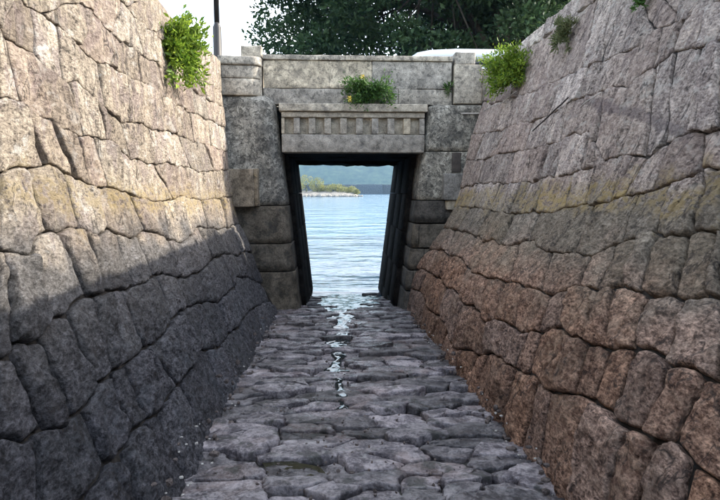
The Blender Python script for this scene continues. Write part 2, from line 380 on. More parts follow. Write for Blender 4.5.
RIGHT = dict(lines=[
 [(491,66),(517,45),(560,5),(567,-2),(620,-52)],
 [(489,76),(500,68),(532,45),(565,24),(593,1),(640,-36)],
 [(482,100),(490,104),(524,94),(536,90),(560,78),(584,67),(604,60),(620,52),(638,45),(653,32),(678,20),(689,15),(702,6),(711,3),(720,1),(740,-9)],
 [(471,134),(490,132),(504,129),(520,123),(538,120),(560,109),(573,100),(589,95),(611,88),(627,87),(638,77),(653,67),(673,53),(693,48),(713,43),(720,40)],
 [(465,161),(484,159),(502,153),(531,149),(560,141),(573,133),(587,133),(594,142),(603,160),(616,158),(649,154),(662,143),(680,136),(700,132),(720,127)],
 [(459,187),(467,186),(491,182),(504,184),(531,183),(549,176),(556,179),(576,174),(593,168),(603,161),(616,158.5),(649,154.5),(662,143.5),(680,136.5),(700,132.5),(720,127.5)],
 [(453,207),(467,207),(484,209),(496,212),(511,213),(533,211),(551,212),(560,208),(567,207),(589,203),(618,198),(640,193),(651,190),(669,183),(695,174),(703,167),(720,169)],
 [(442,227),(451,229),(464,231),(476,236),(483,242),(492,238),(503,245),(516,243),(524,240),(533,241),(542,249),(560,253),(573,253),(589,254),(615,243),(631,238),(651,229),(660,233),(680,236),(691,233),(702,229),(720,231)],
 [(428,249),(441,250),(449,256),(457,255),(467,265),(471,272),(484,274),(500,281),(516,283),(533,288),(540,294),(551,294),(560,290),(578,283),(591,288),(600,292),(616,286),(638,288),(647,294),(671,293),(689,296),(704,294),(720,295)],
 [(415,268),(425,270),(438,278),(443,284),(456,292),(463,303),(473,304),(478,314),(482,320),(493,319),(502,323),(511,327),(522,332),(531,330),(540,333),(551,326),(564,333),(582,343),(607,349),(631,349),(650,350),(664,358),(680,363),(702,369),(720,378)],
 [(408,286),(422,294),(427,308),(444,323),(450,345),(454,349),(467,350),(476,354),(484,353),(498,357),(511,367),(524,372),(533,378),(542,388),(560,391),(571,392),(589,398),(607,407),(616,419),(631,427),(653,438),(671,440),(687,457),(698,467),(720,488)],
 [(406,311),(422,332),(444,357),(469,381),(484,399),(513,435),(544,465),(562,489),(600,530),(680,620)]],
 joints=[
 [(520,514),(550,543),(585,578),(602,612)],
 [(530,516),(562,545),(596,581),(614,600),(627,655),(634,680)],
 [(506,495),(537,520),(561,548),(588,577),(610,602),(632,625),(661,653),(682,673),(707,698)],
 [(484,474),(508,490),(533,523),(567,558),(603,594),(622,615),(655,643),(676,663),(700,690)],
 [(484,477),(514,506),(533,524),(548,537),(562,553),(589,577)],
 [(477,469),(500,488),(520,507),(543,533),(571,563),(594,583),(633,612),(645,622),(665,652),(705,700)],
 [(468,457),(490,474),(515,500),(540,526),(594,571),(635,618),(668,652),(702,693)],
 [(453,446),(475,466),(518,507),(551,538),(589,579),(614,594),(637,618),(655,640),(688,673),(716,706)],
 [(438,428),(452,440),(466,457),(487,479),(504,494),(522,513),(548,537),(566,556),(595,581),(612,601),(648,631),(687,662)],
 [(427,418),(445,438),(463,450),(474,462),(486,481),(509,500),(528,511),(540,526),(564,555),(584,571),(607,590),(631,612),(668,640),(702,671)],
 [(424,419),(438,428),(446,438),(462,452),(477,467),(486,476),(513,502),(535,521),(551,540),(590,575),(630,602),(650,632),(690,668)]])

def warp(Y, s, seed):
    return (.035 * pn(Y * 2.3 + seed, s * 9.0, 1.7) + .022 * pn(Y * 7 + seed, s * 27, 4.1) + .008 * pn(Y * 21, s * 80, seed + 2.2),
            .007 * pn(Y * 2.9, s * 11, 8.3 + seed) + .004 * pn(Y * 9, s * 33, 3.3 + seed) + .0018 * pn(Y * 24, s * 90, 5.5 + seed))

def stone_mesh(side, top, bot, k, rng):
    """top / bot: arrays (n,2) of (Y, s) from one joint to the next. k: 0 upper split stone .. 1 lower rounder boulders"""
    wt = to_world(side, top[:, 0], top[:, 1]); wb = to_world(side, bot[:, 0], bot[:, 1])
    wid = .5 * (np.linalg.norm(wt[-1] - wt[0]) + np.linalg.norm(wb[-1] - wb[0])); hei = np.mean(np.linalg.norm(wt - wb, axis=1))
    if wid < .02 or hei < .03: return None
    ym = min(top[:, 0].min(), bot[:, 0].min())
    res = .015 if 1.6 < ym < 4.2 else (.021 if 1.6 < ym < 6.5 else .032)
    if ym < 1.6: res = .06
    na = int(np.clip(wid / res, 6, 60)); nb = int(np.clip(hei / res, 6, 48))
    gap = (.0040 + .0040 * k) * (.4 + rng.random()); gap_a = (.0095 + .0035 * k) * (.35 + 1.2 * rng.random())
    rad = (.006 + .011 * k) * (.7 + .6 * rng.random())
    bul = (.002 + .012 * k) * (.5 + rng.random())
    kc = .012 + .028 * k
    off = rng.normal(0, .006 + .007 * k); tl = rng.normal(0, .018); tv = rng.normal(0, .018)
    la = np.linspace(0, 1, na + 1); lb = np.linspace(0, 1, nb + 1)
    la = .4 * (.5 - .5 * np.cos(np.pi * la)) + .6 * la; lb = .4 * (.5 - .5 * np.cos(np.pi * lb)) + .6 * lb
    I, J = np.meshgrid(la, lb); I = I.ravel(); J = J.ravel()
    tt = np.linspace(0, 1, len(top))
    ga = min(.12, gap_a / wid); gb = min(.2, gap / hei)
    sd = rng.random() * 50
    x, y = 2 * I - 1, 2 * J - 1
    c = 1 - kc * (np.abs(x) ** 3) * (np.abs(y) ** 3)
    a = .5 + .5 * x * c * (1 - 2 * ga); bq = .5 + .5 * y * c * (1 - 2 * gb)
    T0 = np.interp(a, tt, top[:, 0]); T1 = np.interp(a, tt, top[:, 1]); B0 = np.interp(a, tt, bot[:, 0]); B1 = np.interp(a, tt, bot[:, 1])
    Y = T0 + (B0 - T0) * bq; s = T1 + (B1 - T1) * bq
    v = s * HW
    wY, ws = warp(Y, s, 0.0 if side == 'L' else 31.0)
    jag = .5 + .5 * pn(Y * 16 + sd, v * 16, sd)               # chipped arrises
    rr = rad * (.35 + 1.5 * jag)
    e = np.minimum(np.minimum(I * wid, (1 - I) * wid), np.minimum(J * hei, (1 - J) * hei))
    q = np.clip(e / rr, 0, 1)
    d = bul * (np.sin(np.pi * I) ** .55) * (np.sin(np.pi * J) ** .55) - bul * .5
    for _f in range(int(4 + 3 * rng.random())):               # broken arrises: planes that cut corners and edges off
        th = rng.uniform(0, 2 * math.pi); r0 = rng.uniform(.6, 1.0); sl = rng.uniform(.15, .8)
        ex_ = max(0.0, 0) + (x * math.cos(th) * wid + y * math.sin(th) * hei) * .5 - r0 * .5 * (abs(math.cos(th)) * wid + abs(math.sin(th)) * hei)
        d = np.minimum(d, -sl * ex_ * (.22 + .55 * k) + bul * .6)
    d += off + tl * x * .5 * wid + tv * y * .5 * hei
    ln = .35 if side == 'R' else -.12
    u = Y + ln * v
    st = pn(u * 9 + sd, v * 1.9, sd) * .55 + pn(u * 21 + sd, v * 4.4, 2 + sd) * .35 + pn(u * 43, v * 13, sd) * .16
    ck = groove(pn(u * 5 + sd, v * .9, 7 + sd), .07) * np.clip(.2 + 2.0 * pn(u * 3, v * 2.5, sd), 0, 1)
    step = np.tanh(6 * pn(u * 4 + sd, v * 1.1 + sd, 9 + sd)) * .5        # split faces lying a little behind one another
    d += st * (.026 - .014 * k) - ck * .030 + step * (.030 - .018 * k)
    d += pn(Y * 4, v * 4, sd) * (.006 + .020 * k) + pn(Y * 11, v * 11, sd) * (.004 + .011 * k) + pn(Y * 27, v * 27, sd) * (.003 + .006 * k)
    d = np.where(d < -.006, -.006 + (d + .006) * .25, d) - rad * .9 * (1 - np.sqrt(np.clip(1 - (1 - q) ** 2, 0, 1)))
    pit = np.clip(pn(Y * 17, v * 17, sd + 5) - .42, 0, 1)
    d -= pit * .05 * k
    ws = ws * np.clip((1.0 - s) / .03, 0, 1)
    Ys = np.minimum(D + .03, Y + np.where(Y < D - .1, wY, 0)); Ss = s + ws; Ds = d
    V = to_world(side, Ys, Ss, Ds)
    uv = np.stack([Ys, Ss * HW], 1)
    W = na + 1; F = []
    for j in range(nb):
        for i in range(na):
            q = (j * W + i, j * W + i + 1, (j + 1) * W + i + 1, (j + 1) * W + i)
            F.append(q if side == 'L' else q[::-1])
    ring = [i for i in range(W)] + [j * W + na for j in range(1, nb + 1)] + [nb * W + i for i in range(na - 1, -1, -1)] + [j * W for j in range(nb - 1, 0, -1)]
    base = len(V)
    back = to_world(side, Ys[ring], Ss[ring], Ds[ring] * 0 - .17)
    V = np.concatenate([V, back]); uv = np.concatenate([uv, uv[ring]])
    n = len(ring)
    for i in range(n):
        q = (ring[(i + 1) % n], ring[i], base + i, base + (i + 1) % n)
        F.append(q if side == 'L' else q[::-1])
    F.append(tuple(base + i for i in range(n)) if side == 'R' else tuple(base + i for i in range(n))[::-1])
    # wind everything outwards
    me = mesh('stone', V, F, uv)
    return me

def build_wall(side, data, mat, name, label):
    rng = np.random.default_rng(11 if side == 'L' else 23)
    root = empty(name, (0, 0, 0), label, 'wall')
    lines = data['lines']
    xs = [np.array([p[0] for p in l], float) for l in lines]; ys = [np.array([p[1] for p in l], float) for l in lines]
    near_first = side == 'L'
    stones = 0; beyond = []
    def curve(li, x0, x1, n=9):
        px = np.linspace(x0, x1, n)
        inner = [x for x in xs[li] if min(x0, x1) + 1.5 < x < max(x0, x1) - 1.5]
        px = np.sort(np.concatenate([px, inner]))
        if x1 < x0: px = px[::-1]
        py = np.interp(px, xs[li], ys[li])
        pts = np.array([unproj(side, a, b) for a, b in zip(px, py)])
        # resample evenly along px so both curves share a parameter
        f = np.linspace(0, 1, 33)
        pf = (px - px[0]) / (px[-1] - px[0] + 1e-9)
        return np.stack([np.interp(f, pf, pts[:, 0]), np.interp(f, pf, pts[:, 1])], 1)
    nL = len(lines) - 1
    for ci in range(nL):
        k = float(np.clip((ci - 4.5) / 3.0, 0, 1))
        js = [(xs[ci][0], xs[ci + 1][0])] + data['joints'][ci] + [(xs[ci][-1], xs[ci + 1][-1])]
        if ci == 4 and side == 'R': js[-1] = (603, 603)
        for (t0, b0), (t1, b1) in zip(js[:-1], js[1:]):
            if t1 - t0 < .5 and b1 - b0 < .5: continue
            T = curve(ci, t0, t1); B = curve(ci + 1, b0, b1)
            if ci == nL - 1: B[:, 1] = np.minimum(B[:, 1], .0) - .03
            if ci == 0: T[:, 1] = 1.0
            me = stone_mesh(side, T, B, k, rng)
            if me is None: continue
            link('stone', me, mat, root); stones += 1
        # carry the course on towards and past the camera, out of the picture
        if ci == 4 and side == 'R': continue
        li = 0 if near_first else -1
        tY, tS = unproj(side, xs[ci][li], ys[ci][li]); bY, bS = unproj(side, xs[ci + 1][li], ys[ci + 1][li])
        if ci == 0: tS = 1.0
        if ci == nL - 1: bS = -.03
        while max(tY, bY) > -1.2:
            wd = .42 + .4 * rng.random()
            nt_, nb_ = tY - wd, bY - wd
            if abs(nt_ - nb_) > .35: nb_ = nt_ + np.sign(nb_ - nt_) * .3
            f = np.linspace(0, 1, 33)
            T = np.stack([tY + (nt_ - tY) * f, np.full(33, tS)], 1); B = np.stack([bY + (nb_ - bY) * f, np.full(33, bS)], 1)
            if side == 'L': T = T[::-1]; B = B[::-1]
            me = stone_mesh(side, T, B, k, rng)
            if me is not None: beyond.append(me)
            tY, bY = nt_, nb_
    bm = bmesh.new()                           # the courses that run on out of the picture, as one piece
    for me in beyond: bm.from_mesh(me); bpy.data.meshes.remove(me)
    bmo('stone_courses', bm, mat, root)['kind'] = 'stuff'
    # the core of the wall behind the stones: dark fill for joint shade, flat top, back face towards the street
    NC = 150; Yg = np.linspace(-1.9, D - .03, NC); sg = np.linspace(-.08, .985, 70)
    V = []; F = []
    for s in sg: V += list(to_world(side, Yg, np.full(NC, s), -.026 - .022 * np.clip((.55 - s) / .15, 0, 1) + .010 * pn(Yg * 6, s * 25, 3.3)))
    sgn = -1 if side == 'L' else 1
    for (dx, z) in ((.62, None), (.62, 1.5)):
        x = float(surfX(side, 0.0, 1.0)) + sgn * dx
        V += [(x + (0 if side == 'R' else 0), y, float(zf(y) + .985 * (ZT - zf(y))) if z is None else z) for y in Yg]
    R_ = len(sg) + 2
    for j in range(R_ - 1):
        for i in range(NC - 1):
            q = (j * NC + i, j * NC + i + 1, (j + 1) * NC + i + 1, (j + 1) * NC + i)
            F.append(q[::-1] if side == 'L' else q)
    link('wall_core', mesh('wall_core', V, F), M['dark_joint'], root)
    return root, stones

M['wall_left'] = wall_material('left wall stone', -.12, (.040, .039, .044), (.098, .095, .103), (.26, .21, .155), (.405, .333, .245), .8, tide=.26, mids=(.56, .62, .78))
_s0 = unproj('R', 588, 100); _s1 = unproj('R', 690, 134)
M['wall_right'] = wall_material('right wall stone', .35, (.175, .096, .064), (.385, .240, .165), (.32, .252, .210), (.53, .437, .365), 1.0,
        stain=[(_s0[0], _s0[1] * HW, _s1[0], _s1[1] * HW, .06)])
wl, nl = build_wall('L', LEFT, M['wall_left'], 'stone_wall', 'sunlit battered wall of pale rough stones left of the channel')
wr, nr = build_wall('R', RIGHT, M['wall_right'], 'stone_wall', 'shaded battered stone wall right of the channel, reddish brown at its foot')
print('wall stones', nl, nr)

# ------------------------------------------------------------------ channel floor of slate slabs
def floor_pt(px, py):
    d = ray(px, py); t = 0.5
    lo, hi = .3, 60
    for _ in range(50):
        mid = (lo + hi) / 2; p = CAM + d * mid
        if p[2] > float(zf(p[1])): lo = mid
        else: hi = mid
    return CAM + d * lo
def foot(side, Y): return float(surfX(side, Y, 0.0)) if Y < D else (-.62 if side == 'L' else 1.42)
seeds_px = [(249,408),(258,419),(233,427),(255,434),(238,447),(202,462),(229,467),(231,482),(298,449),(302,433),(302,464),(290,481),(233,497),(296,493),
 (322,436),(349,418),(400,415),(444,413),(420,433),(367,439),(371,456),(411,451),(447,449),(447,464),(373,476),(433,478),(371,491),(318,462),(330,487),(424,491),
 (473,402),(467,417),(473,429),(458,440),(500,449),(484,464),(460,478),(529,473),(515,484),(503,494),(462,490)]
seeds = [tuple(floor_pt(*p)[:2]) for p in seeds_px]
ASP = .44                                     # cells are wider across the channel than along it
rng = np.random.default_rng(5)
tries = 0
while tries < 9000:
    tries += 1
    Y = rng.uniform(.6, 15.5)
    x0, x1 = foot('L', min(Y, 9.5)) - .1, foot('R', min(Y, 9.5)) + .1
    X = rng.uniform(x0, x1)
    ymin_seed = 4.0
    if 2.6 < Y < ymin_seed and any(abs(q[1] - Y) < 1.2 and 2.5 < q[1] < 4.1 for q in seeds[:41]) and floor_pt(350, 402)[1] > Y: continue
    md = .13 + .20 * rng.random() ** 1.3
    if all(((X - q[0]) * ASP) ** 2 + (Y - q[1]) ** 2 > md * md for q in seeds): seeds.append((X, Y))
S = np.array(seeds)
def cell(i):
    c = np.array([S[i][0] * ASP, S[i][1]])
    poly = [c + np.array(v) for v in ((-.9, -.9), (.9, -.9), (.9, .9), (-.9, .9))]
    for j in range(len(S)):
        if j == i: continue
        q = np.array([S[j][0] * ASP, S[j][1]]); dv = q - c
        if dv @ dv > 3: continue
        mid = (q + c) / 2; new = []
        for a in range(len(poly)):
            A, B = poly[a], poly[(a + 1) % len(poly)]
            da, db = (A - mid) @ dv, (B - mid) @ dv
            if da <= 0: new.append(A)
            if da * db < 0: new.append(A + (B - A) * da / (da - db))
        poly = new
        if len(poly) < 3: return None
    return np.array([(p[0] / ASP, p[1]) for p in poly])
def stream_x(Y):                               # where the trickle of water runs
    return np.interp(Y, [2, 3.3, 4.2, 5.5, 6.6, 7.8, 9.0, 10, 14], [.0, .02, .10, .10, .02, .16, .10, .3, .45])
floor = empty('channel_floor', (0, 0, 0)); floor['kind'] = 'structure'
pud = [floor_pt(*p)[:2] for p in ((252,452),(278,448),(300,456),(326,460),(334,468),(318,478),(288,479),(262,470))]
pc = np.mean(pud, axis=0)
nfl = 0; rest = []
for i in sorted(range(len(S)), key=lambda q: S[q][1]):
    poly = cell(i)
    if poly is None: continue
    cx, cy = poly.mean(axis=0)
    x0, x1 = foot('L', min(cy, 9.5)), foot('R', min(cy, 9.5))
    poly[:, 0] = np.clip(poly[:, 0], x0 - .15, x1 + .15)
    cx, cy = poly.mean(axis=0)
    # boundary resampled, nudged by a shared warp so that neighbours still fit
    pts = []
    n = len(poly)
    for a in range(n):
        A, B = poly[a], poly[(a + 1) % n]
        ln = np.linalg.norm(B - A); m_ = max(1, int(ln / .035))
        for q in range(m_): pts.append(A + (B - A) * q / m_)
    pts = np.array(pts)
    if len(pts) < 5: continue
    pts = .8 * pts + .1 * (np.roll(pts, 1, 0) + np.roll(pts, -1, 0))
    g = .004 + .009 * rng.random()
    cen = pts.mean(axis=0)
    ex = max(.05, np.ptp(pts[:, 0]) / 2); ey = max(.05, np.ptp(pts[:, 1]) / 2)
    pts = cen + (pts - cen) * np.array([1 - g / ex, 1 - g * 2.0 / ey])
    px0, py0 = pts[:, 0].copy(), pts[:, 1].copy()
    pts[:, 0] += .07 * pn(px0 * 5, py0 * 7, 2.2) + .035 * pn(px0 * 14, py0 * 19, 5.2) + .015 * pn(px0 * 34, py0 * 40, 1.2)
    pts[:, 1] += .040 * pn(px0 * 5, py0 * 7, 9.1) + .018 * pn(px0 * 15, py0 * 20, 7.7)
    sx = abs(cen[0] - float(stream_x(cen[1])))
    dip = -.022 * math.exp(-(sx / .26) ** 2)
    inpud = math.hypot((cen[0] - pc[0]) / .30, (cen[1] - pc[1]) / .16) < 1
    h0 = rng.normal(0, .018) + dip - (.022 * rng.random() if sx < .32 else 0) - (.04 if inpud else 0) - (.012 + .03 * rng.random()) * min(1, max(0, (cen[1] - 9.2) / 1.2))
    tx, ty = rng.normal(0, .028), rng.normal(0.0, .05)
    sd = rng.random() * 40
    fr = np.array([1.0, .985, .955, .90, .82, .72, .60, .47, .33, .18] if cen[1] < 7.5 else [1.0, .97, .90, .75, .5, .25])
    W = len(pts)
    R_ = np.repeat(fr, W); Q = cen + np.tile(pts - cen, (len(fr), 1)) * R_[:, None]
    Q = np.concatenate([Q, [cen]]); R_ = np.append(R_, 0)
    X_, Y_ = Q[:, 0], Q[:, 1]
    jag = .5 + .5 * pn(X_ * 12, Y_ * 18, sd)
    edge = -.016 * np.clip((R_ - (.985 - .07 * jag)) / (.015 + .07 * jag), 0, 1) ** 1.3
    fc = np.zeros(len(X_))
    for _f in range(4):
        th = rng.uniform(0, 2 * math.pi); sl = rng.uniform(.02, .12); pr = (X_ - cen[0]) * math.cos(th) + (Y_ - cen[1]) * math.sin(th)
        fc = np.minimum(fc, -sl * (pr - pr.max() * rng.uniform(.3, .85)))
    edge = edge + fc
    lay = np.tanh(7 * pn(X_ * 3 + sd, Y_ * 6, sd)) * .5        # slate splits off in thin leaves
    st = .007 * pn(X_ * 4 + sd, Y_ * 9, sd) + .010 * lay + .007 * pn(X_ * 10, Y_ * 22 + sd, sd) + .004 * pn(X_ * 30, Y_ * 42, sd)
    ck = groove(pn(X_ * 1.6 + sd, Y_ * 6, sd + 4), .06) * .010
    Z_ = zf(Y_) + h0 + tx * (X_ - cen[0]) + ty * (Y_ - cen[1]) + edge + st - ck
    V = [(p[0], p[1], float(zf(p[1])) - .14) for p in pts] + list(np.stack([X_, Y_, Z_], 1))
    F = []
    for r in range(len(fr)):
        for a in range(W):
            F.append((r * W + a, r * W + (a + 1) % W, (r + 1) * W + (a + 1) % W, (r + 1) * W + a))
    last = len(fr) * W
    for a in range(W): F.append((last + a, last + (a + 1) % W, len(V) - 1))
    F.append(tuple(range(W))[::-1])
    me = mesh('paving_stone', V, F)
    if 1.9 < cen[1] and nfl < 296: link('paving_stone', me, M['floor'], floor); nfl += 1
    else: rest.append(me)
bm = bmesh.new()
for me in rest: bm.from_mesh(me); bpy.data.meshes.remove(me)
bmo('paving', bm, M['floor'], floor)['kind'] = 'stuff'
# the bed under the slabs
V = []; F = []
yy = np.linspace(-2, 18, 81); xx = np.linspace(-1.6, 2.3, 24)
for y in yy:
    for x in xx: V.append((x, y, float(zf(y)) - .062 + .018 * mn.noise((x * 4, y * 4, 0)) - .03 * math.exp(-((x - float(stream_x(y))) / .3) ** 2)))
for j in range(80):
    for i in range(23): F.append((j * 24 + i, j * 24 + i + 1, (j + 1) * 24 + i + 1, (j + 1) * 24 + i))
link('floor_bed', mesh('floor_bed', V, F), M['mud'], floor)

# water lying in the hollows: a thin trickle down the middle and a muddy pool
def sheet(name, pts, zfun, mat, label=None):
    cen = np.mean(pts, axis=0); V = [(*p, zfun(*p)) for p in pts] + [(cen[0], cen[1], zfun(*cen))]
    F = [(i, (i + 1) % len(pts), len(pts)) for i in range(len(pts))]
    o = link(name, mesh(name, V, F), mat, None); o['kind'] = 'structure'; return o
ys_ = np.linspace(4.6, 14.6, 420); NX = 30
V = []; F = []
for y in ys_:
    hw = max(.04, .09 + .12 * mn.noise((y * 1.7, 3.3, 0)) + .07 * mn.noise((y * 4.1, 1.3, 0)) + .55 * max(0, min(1, (y - 8.6) / 2.2)) - .05 * max(0, min(1, (6.2 - y) / 1.0)))
    x = float(stream_x(y)) + .10 * mn.noise((y * 1.3, 7.7, 0))
    for f in np.linspace(-1, 1, NX):
        V.append((x + hw * f, y, float(zf(y)) - .024 - .016 * f * f + .006 * max(0, min(1, (y - 6) / 3)) + .016 * max(0, min(1, (y - 9.6) / 1))))
V = np.array(V)
V[:, 2] += .012 * pn(V[:, 0] * 3, V[:, 1] * 2.2, 5.5) + .010 * pn(V[:, 0] * 9, V[:, 1] * 7, 1.5) + .006 * pn(V[:, 0] * 22, V[:, 1] * 18, 2.5)
for i in range(len(ys_) - 1):
    for j in range(NX - 1): F.append((i * NX + j, i * NX + j + 1, (i + 1) * NX + j + 1, (i + 1) * NX + j))
st = link('puddle', mesh('puddle', V, F), M['puddle']); st['kind'] = 'structure'
zp = float(zf(pc[1])) - .042
sheet('puddle', [tuple(pc + (np.array(p) - pc) * .80) for p in pud], lambda x, y: zp, M['mudwater'])

# ------------------------------------------------------------------ the sea, its bed, the streets
SEA = float(zf(12.75))
def quad(name, pts, mat, kind='structure'):
    o = link(name, mesh(name, pts, [tuple(range(len(pts)))]), mat, None, False); o['kind'] = kind; return o
quad('sea', [(-1500, 12.4, SEA), (1500, 12.4, SEA), (1500, 2500, SEA), (-1500, 2500, SEA)], M['sea'])
quad('seabed', [(-1500, -300, -4), (1500, -300, -4), (1500, 2500, -4), (-1500, 2500, -4)], M['mud'])
DECK = XZ(350, 104, D)[1]
LX = float(surfX('L', 0, 1.0)) - .60; RX = float(surfX('R', 0, 1.0)) + .60
YB = 13.55                                     # sea side of the bridge
quad('street', [(-400, -300, DECK - .01), (LX, -300, DECK - .01), (LX, D + .3, DECK - .01), (LX, YB + .2, DECK - .01), (-400, YB + .2, DECK - .01)], M['asphalt'])
quad('street', [(RX, -300, DECK - .01), (400, -300, DECK - .01), (400, 30, DECK - .01), (4.2, 30, DECK - .01), (4.2, YB + .2, DECK - .01), (RX, YB + .2, DECK - .01)], M['asphalt'])

# ------------------------------------------------------------------ the little stone bridge
YF = D + .03                                   # its front plane
bridge = empty('stone_bridge', (0, 0, 0), 'small granite footbridge over the channel with dentil frieze and low parapet', 'bridge')
def bevel_box(x0, x1, y0, y1, z0, z1, r=.012, seg=2, wob=.004, cut=.12, seed=0.0):
    bm = bmesh.new()
    bmesh.ops.create_cube(bm, size=1)
    for v in bm.verts: v.co = Vector(((x0 + x1) / 2 + v.co.x * (x1 - x0), (y0 + y1) / 2 + v.co.y * (y1 - y0), (z0 + z1) / 2 + v.co.z * (z1 - z0)))
    r = min(r, .3 * min(x1 - x0, y1 - y0, z1 - z0))
    if cut:
        for ax, (a, b) in enumerate(((x0, x1), (y0, y1), (z0, z1))):
            n = min(24, int((b - a) / cut))
            for k in range(1, n):
                co = [0, 0, 0]; co[ax] = a + (b - a) * k / n; no = [0, 0, 0]; no[ax] = 1
                bmesh.ops.bisect_plane(bm, geom=bm.verts[:] + bm.edges[:] + bm.faces[:], plane_co=co, plane_no=no)
    sharp = [e for e in bm.edges if len(e.link_faces) == 2 and e.calc_face_angle(0) > 1]
    bmesh.ops.bevel(bm, geom=sharp, offset=r, segments=seg, affect='EDGES', profile=.6)
    if wob:
        for v in bm.verts:
            v.co += Vector((mn.noise(v.co * 4 + Vector((seed, 0, 0))), mn.noise(v.co * 4 + Vector((0, seed + 7, 0))), mn.noise(v.co * 4 + Vector((0, 3, seed))))) * wob * 2
    return bm
def part(name, bm, mat, parent=bridge): return bmo(name, bm, mat, parent)
def zpx(y, Y=YF): return XZ(350, y, Y)[1]
def xpx(x, y, Y=YF): return XZ(x, y, Y)[0]
# jambs of the passage lean in towards the floor
jl0 = XZ(303, 305, YF)[0]; jl1 = XZ(285, 153, YF)[0]; jr0 = XZ(399, 305, YF)[0]; jr1 = XZ(419, 153, YF)[0]
zb_, zt_ = zpx(305), zpx(153)
def jamb(side, z):
    f = (z - zb_) / (zt_ - zb_)
    return jl0 + (jl1 - jl0) * f if side == 'L' else jr0 + (jr1 - jr0) * f
def pier_block(side, z0, z1, xw, rt, rc, mat, depth=.85, xin=None, seed=0.0):
    """one block of a pier: rounded inner corner, rounded top edge"""
    sgn = 1 if side == 'L' else -1
    zs = list(np.linspace(z0, z1 - rt, max(4, int((z1 - z0) / .09)))) + [z1 - rt + rt * math.sin(a) for a in np.linspace(.2, math.pi / 2, 7)]
    rows = []
    for z in zs:
        inset = rt - math.sqrt(max(0, rt * rt - max(0, z - (z1 - rt)) ** 2)) if rt > 0 else 0
        if z < z0 + .012: inset += .012
        xj = (jamb(side, z) - sgn * .075 if xin is None else xin) - sgn * inset; yf = YF + inset
        row = [(xw + (xj - sgn * rc - xw) * f, yf) for f in np.linspace(0, 1, 10)]
        row += [(xj - sgn * rc + sgn * rc * math.sin(a), yf + rc - rc * math.cos(a)) for a in np.linspace(.15, math.pi / 2, 8)]
        row += [(xj, YF + rc + (depth - rc) * f) for f in (.33, .66, 1)]
        row += [(xw, YF + depth)]
        rows.append([(x + .012 * mn.noise((x * 3, z * 3, seed)), y + .016 * mn.noise((x * 3.1, z * 3.3, seed + 5)) + .005 * mn.noise((x * 13, z * 13, seed)), z) for x, y in row])
    bm = bmesh.new(); vv = [[bm.verts.new(p) for p in r] for r in rows]; n = len(rows[0])
    for j in range(len(rows) - 1):
        for i in range(n):
            q = (vv[j][i], vv[j][(i + 1) % n], vv[j + 1][(i + 1) % n], vv[j + 1][i])
            bm.faces.new(q if side == 'L' else q[::-1])
    for r, flip in ((vv[0], side == 'L'), (vv[-1], side != 'L')):
        bm.faces.new(r[::-1] if flip else r)
    return bm
xwl = xpx(206, 200); xwr = xpx(500, 200)
for k, (y1, y0, mat, rt) in enumerate([(94, 205, 'pier', .17), (206, 243, 'pier_low', .012), (244, 271, 'pier_low', .012), (272, 322, 'pier_low', .012)]):
    part('pier_block', pier_block('L', zpx(y0), zpx(y1), xwl, rt, .24, M[mat], seed=k * 3.1, depth=.8), M[mat])
for k, (y1, y0, mat, rt) in enumerate([(104, 150.5, 'pier', .05), (151.5, 200, 'pier', .012), (201, 223, 'pier_low', .012)]):
    part('pier_block', pier_block('R', zpx(y0), zpx(y1), xwr, rt, .13, M[mat], seed=20 + k * 3.1, depth=.8), M[mat])
# squared blocks low on the right pier
for k, (y1, y0, xs_) in enumerate([(224, 248, (447, 419)), (249, 270, (441, 424)), (271, 291, (430, 413)), (292, 322, (425, 410))]):
    z0, z1 = zpx(y0), zpx(y1)
    cuts = [xpx(x, (y0 + y1) / 2) for x in xs_]
    part('pier_block', bevel_box(cuts[1] + .006, xwr, YF + .012, YF + .8, z0, z1 - .008, .014, 2, .006, .1, k * 2.0), M['pier_low'])
    part('pier_block', pier_block('R', z0, z1 - .008, cuts[1] - .006, .012, .10, M['pier_low'], seed=50 + k, depth=.8), M['pier_low'])
# the passage behind: coursed side walls, paving slab roof
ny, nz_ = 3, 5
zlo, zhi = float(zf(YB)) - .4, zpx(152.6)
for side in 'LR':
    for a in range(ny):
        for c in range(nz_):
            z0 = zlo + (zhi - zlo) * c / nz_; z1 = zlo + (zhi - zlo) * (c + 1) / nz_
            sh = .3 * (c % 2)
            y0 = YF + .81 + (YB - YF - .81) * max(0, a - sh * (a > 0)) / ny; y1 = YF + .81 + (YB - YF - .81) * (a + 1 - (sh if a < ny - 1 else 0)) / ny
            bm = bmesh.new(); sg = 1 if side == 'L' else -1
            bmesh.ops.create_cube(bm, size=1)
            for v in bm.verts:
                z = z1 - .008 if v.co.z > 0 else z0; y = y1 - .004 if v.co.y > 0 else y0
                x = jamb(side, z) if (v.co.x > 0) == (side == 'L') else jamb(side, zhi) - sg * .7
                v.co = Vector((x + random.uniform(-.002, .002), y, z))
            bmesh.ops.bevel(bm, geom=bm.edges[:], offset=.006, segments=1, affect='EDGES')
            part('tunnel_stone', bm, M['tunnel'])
xl, xr = jamb('L', zhi) - .35, jamb('R', zhi) + .35
n_s = 5
for k in range(n_s):
    y0 = YF + .36 + (YB - YF - .36) * k / n_s; y1 = YF + .36 + (YB - YF - .36) * (k + 1) / n_s - .01
    part('roof_slab', bevel_box(xl, xr, y0, y1, zhi + .004 - (.05 if k == n_s - 1 else 0) + .012 * (k % 2), DECK - .06, .02, 2, .012 + (.016 if k == n_s - 1 else 0), .12, k * 4.0), M['tunnel'])
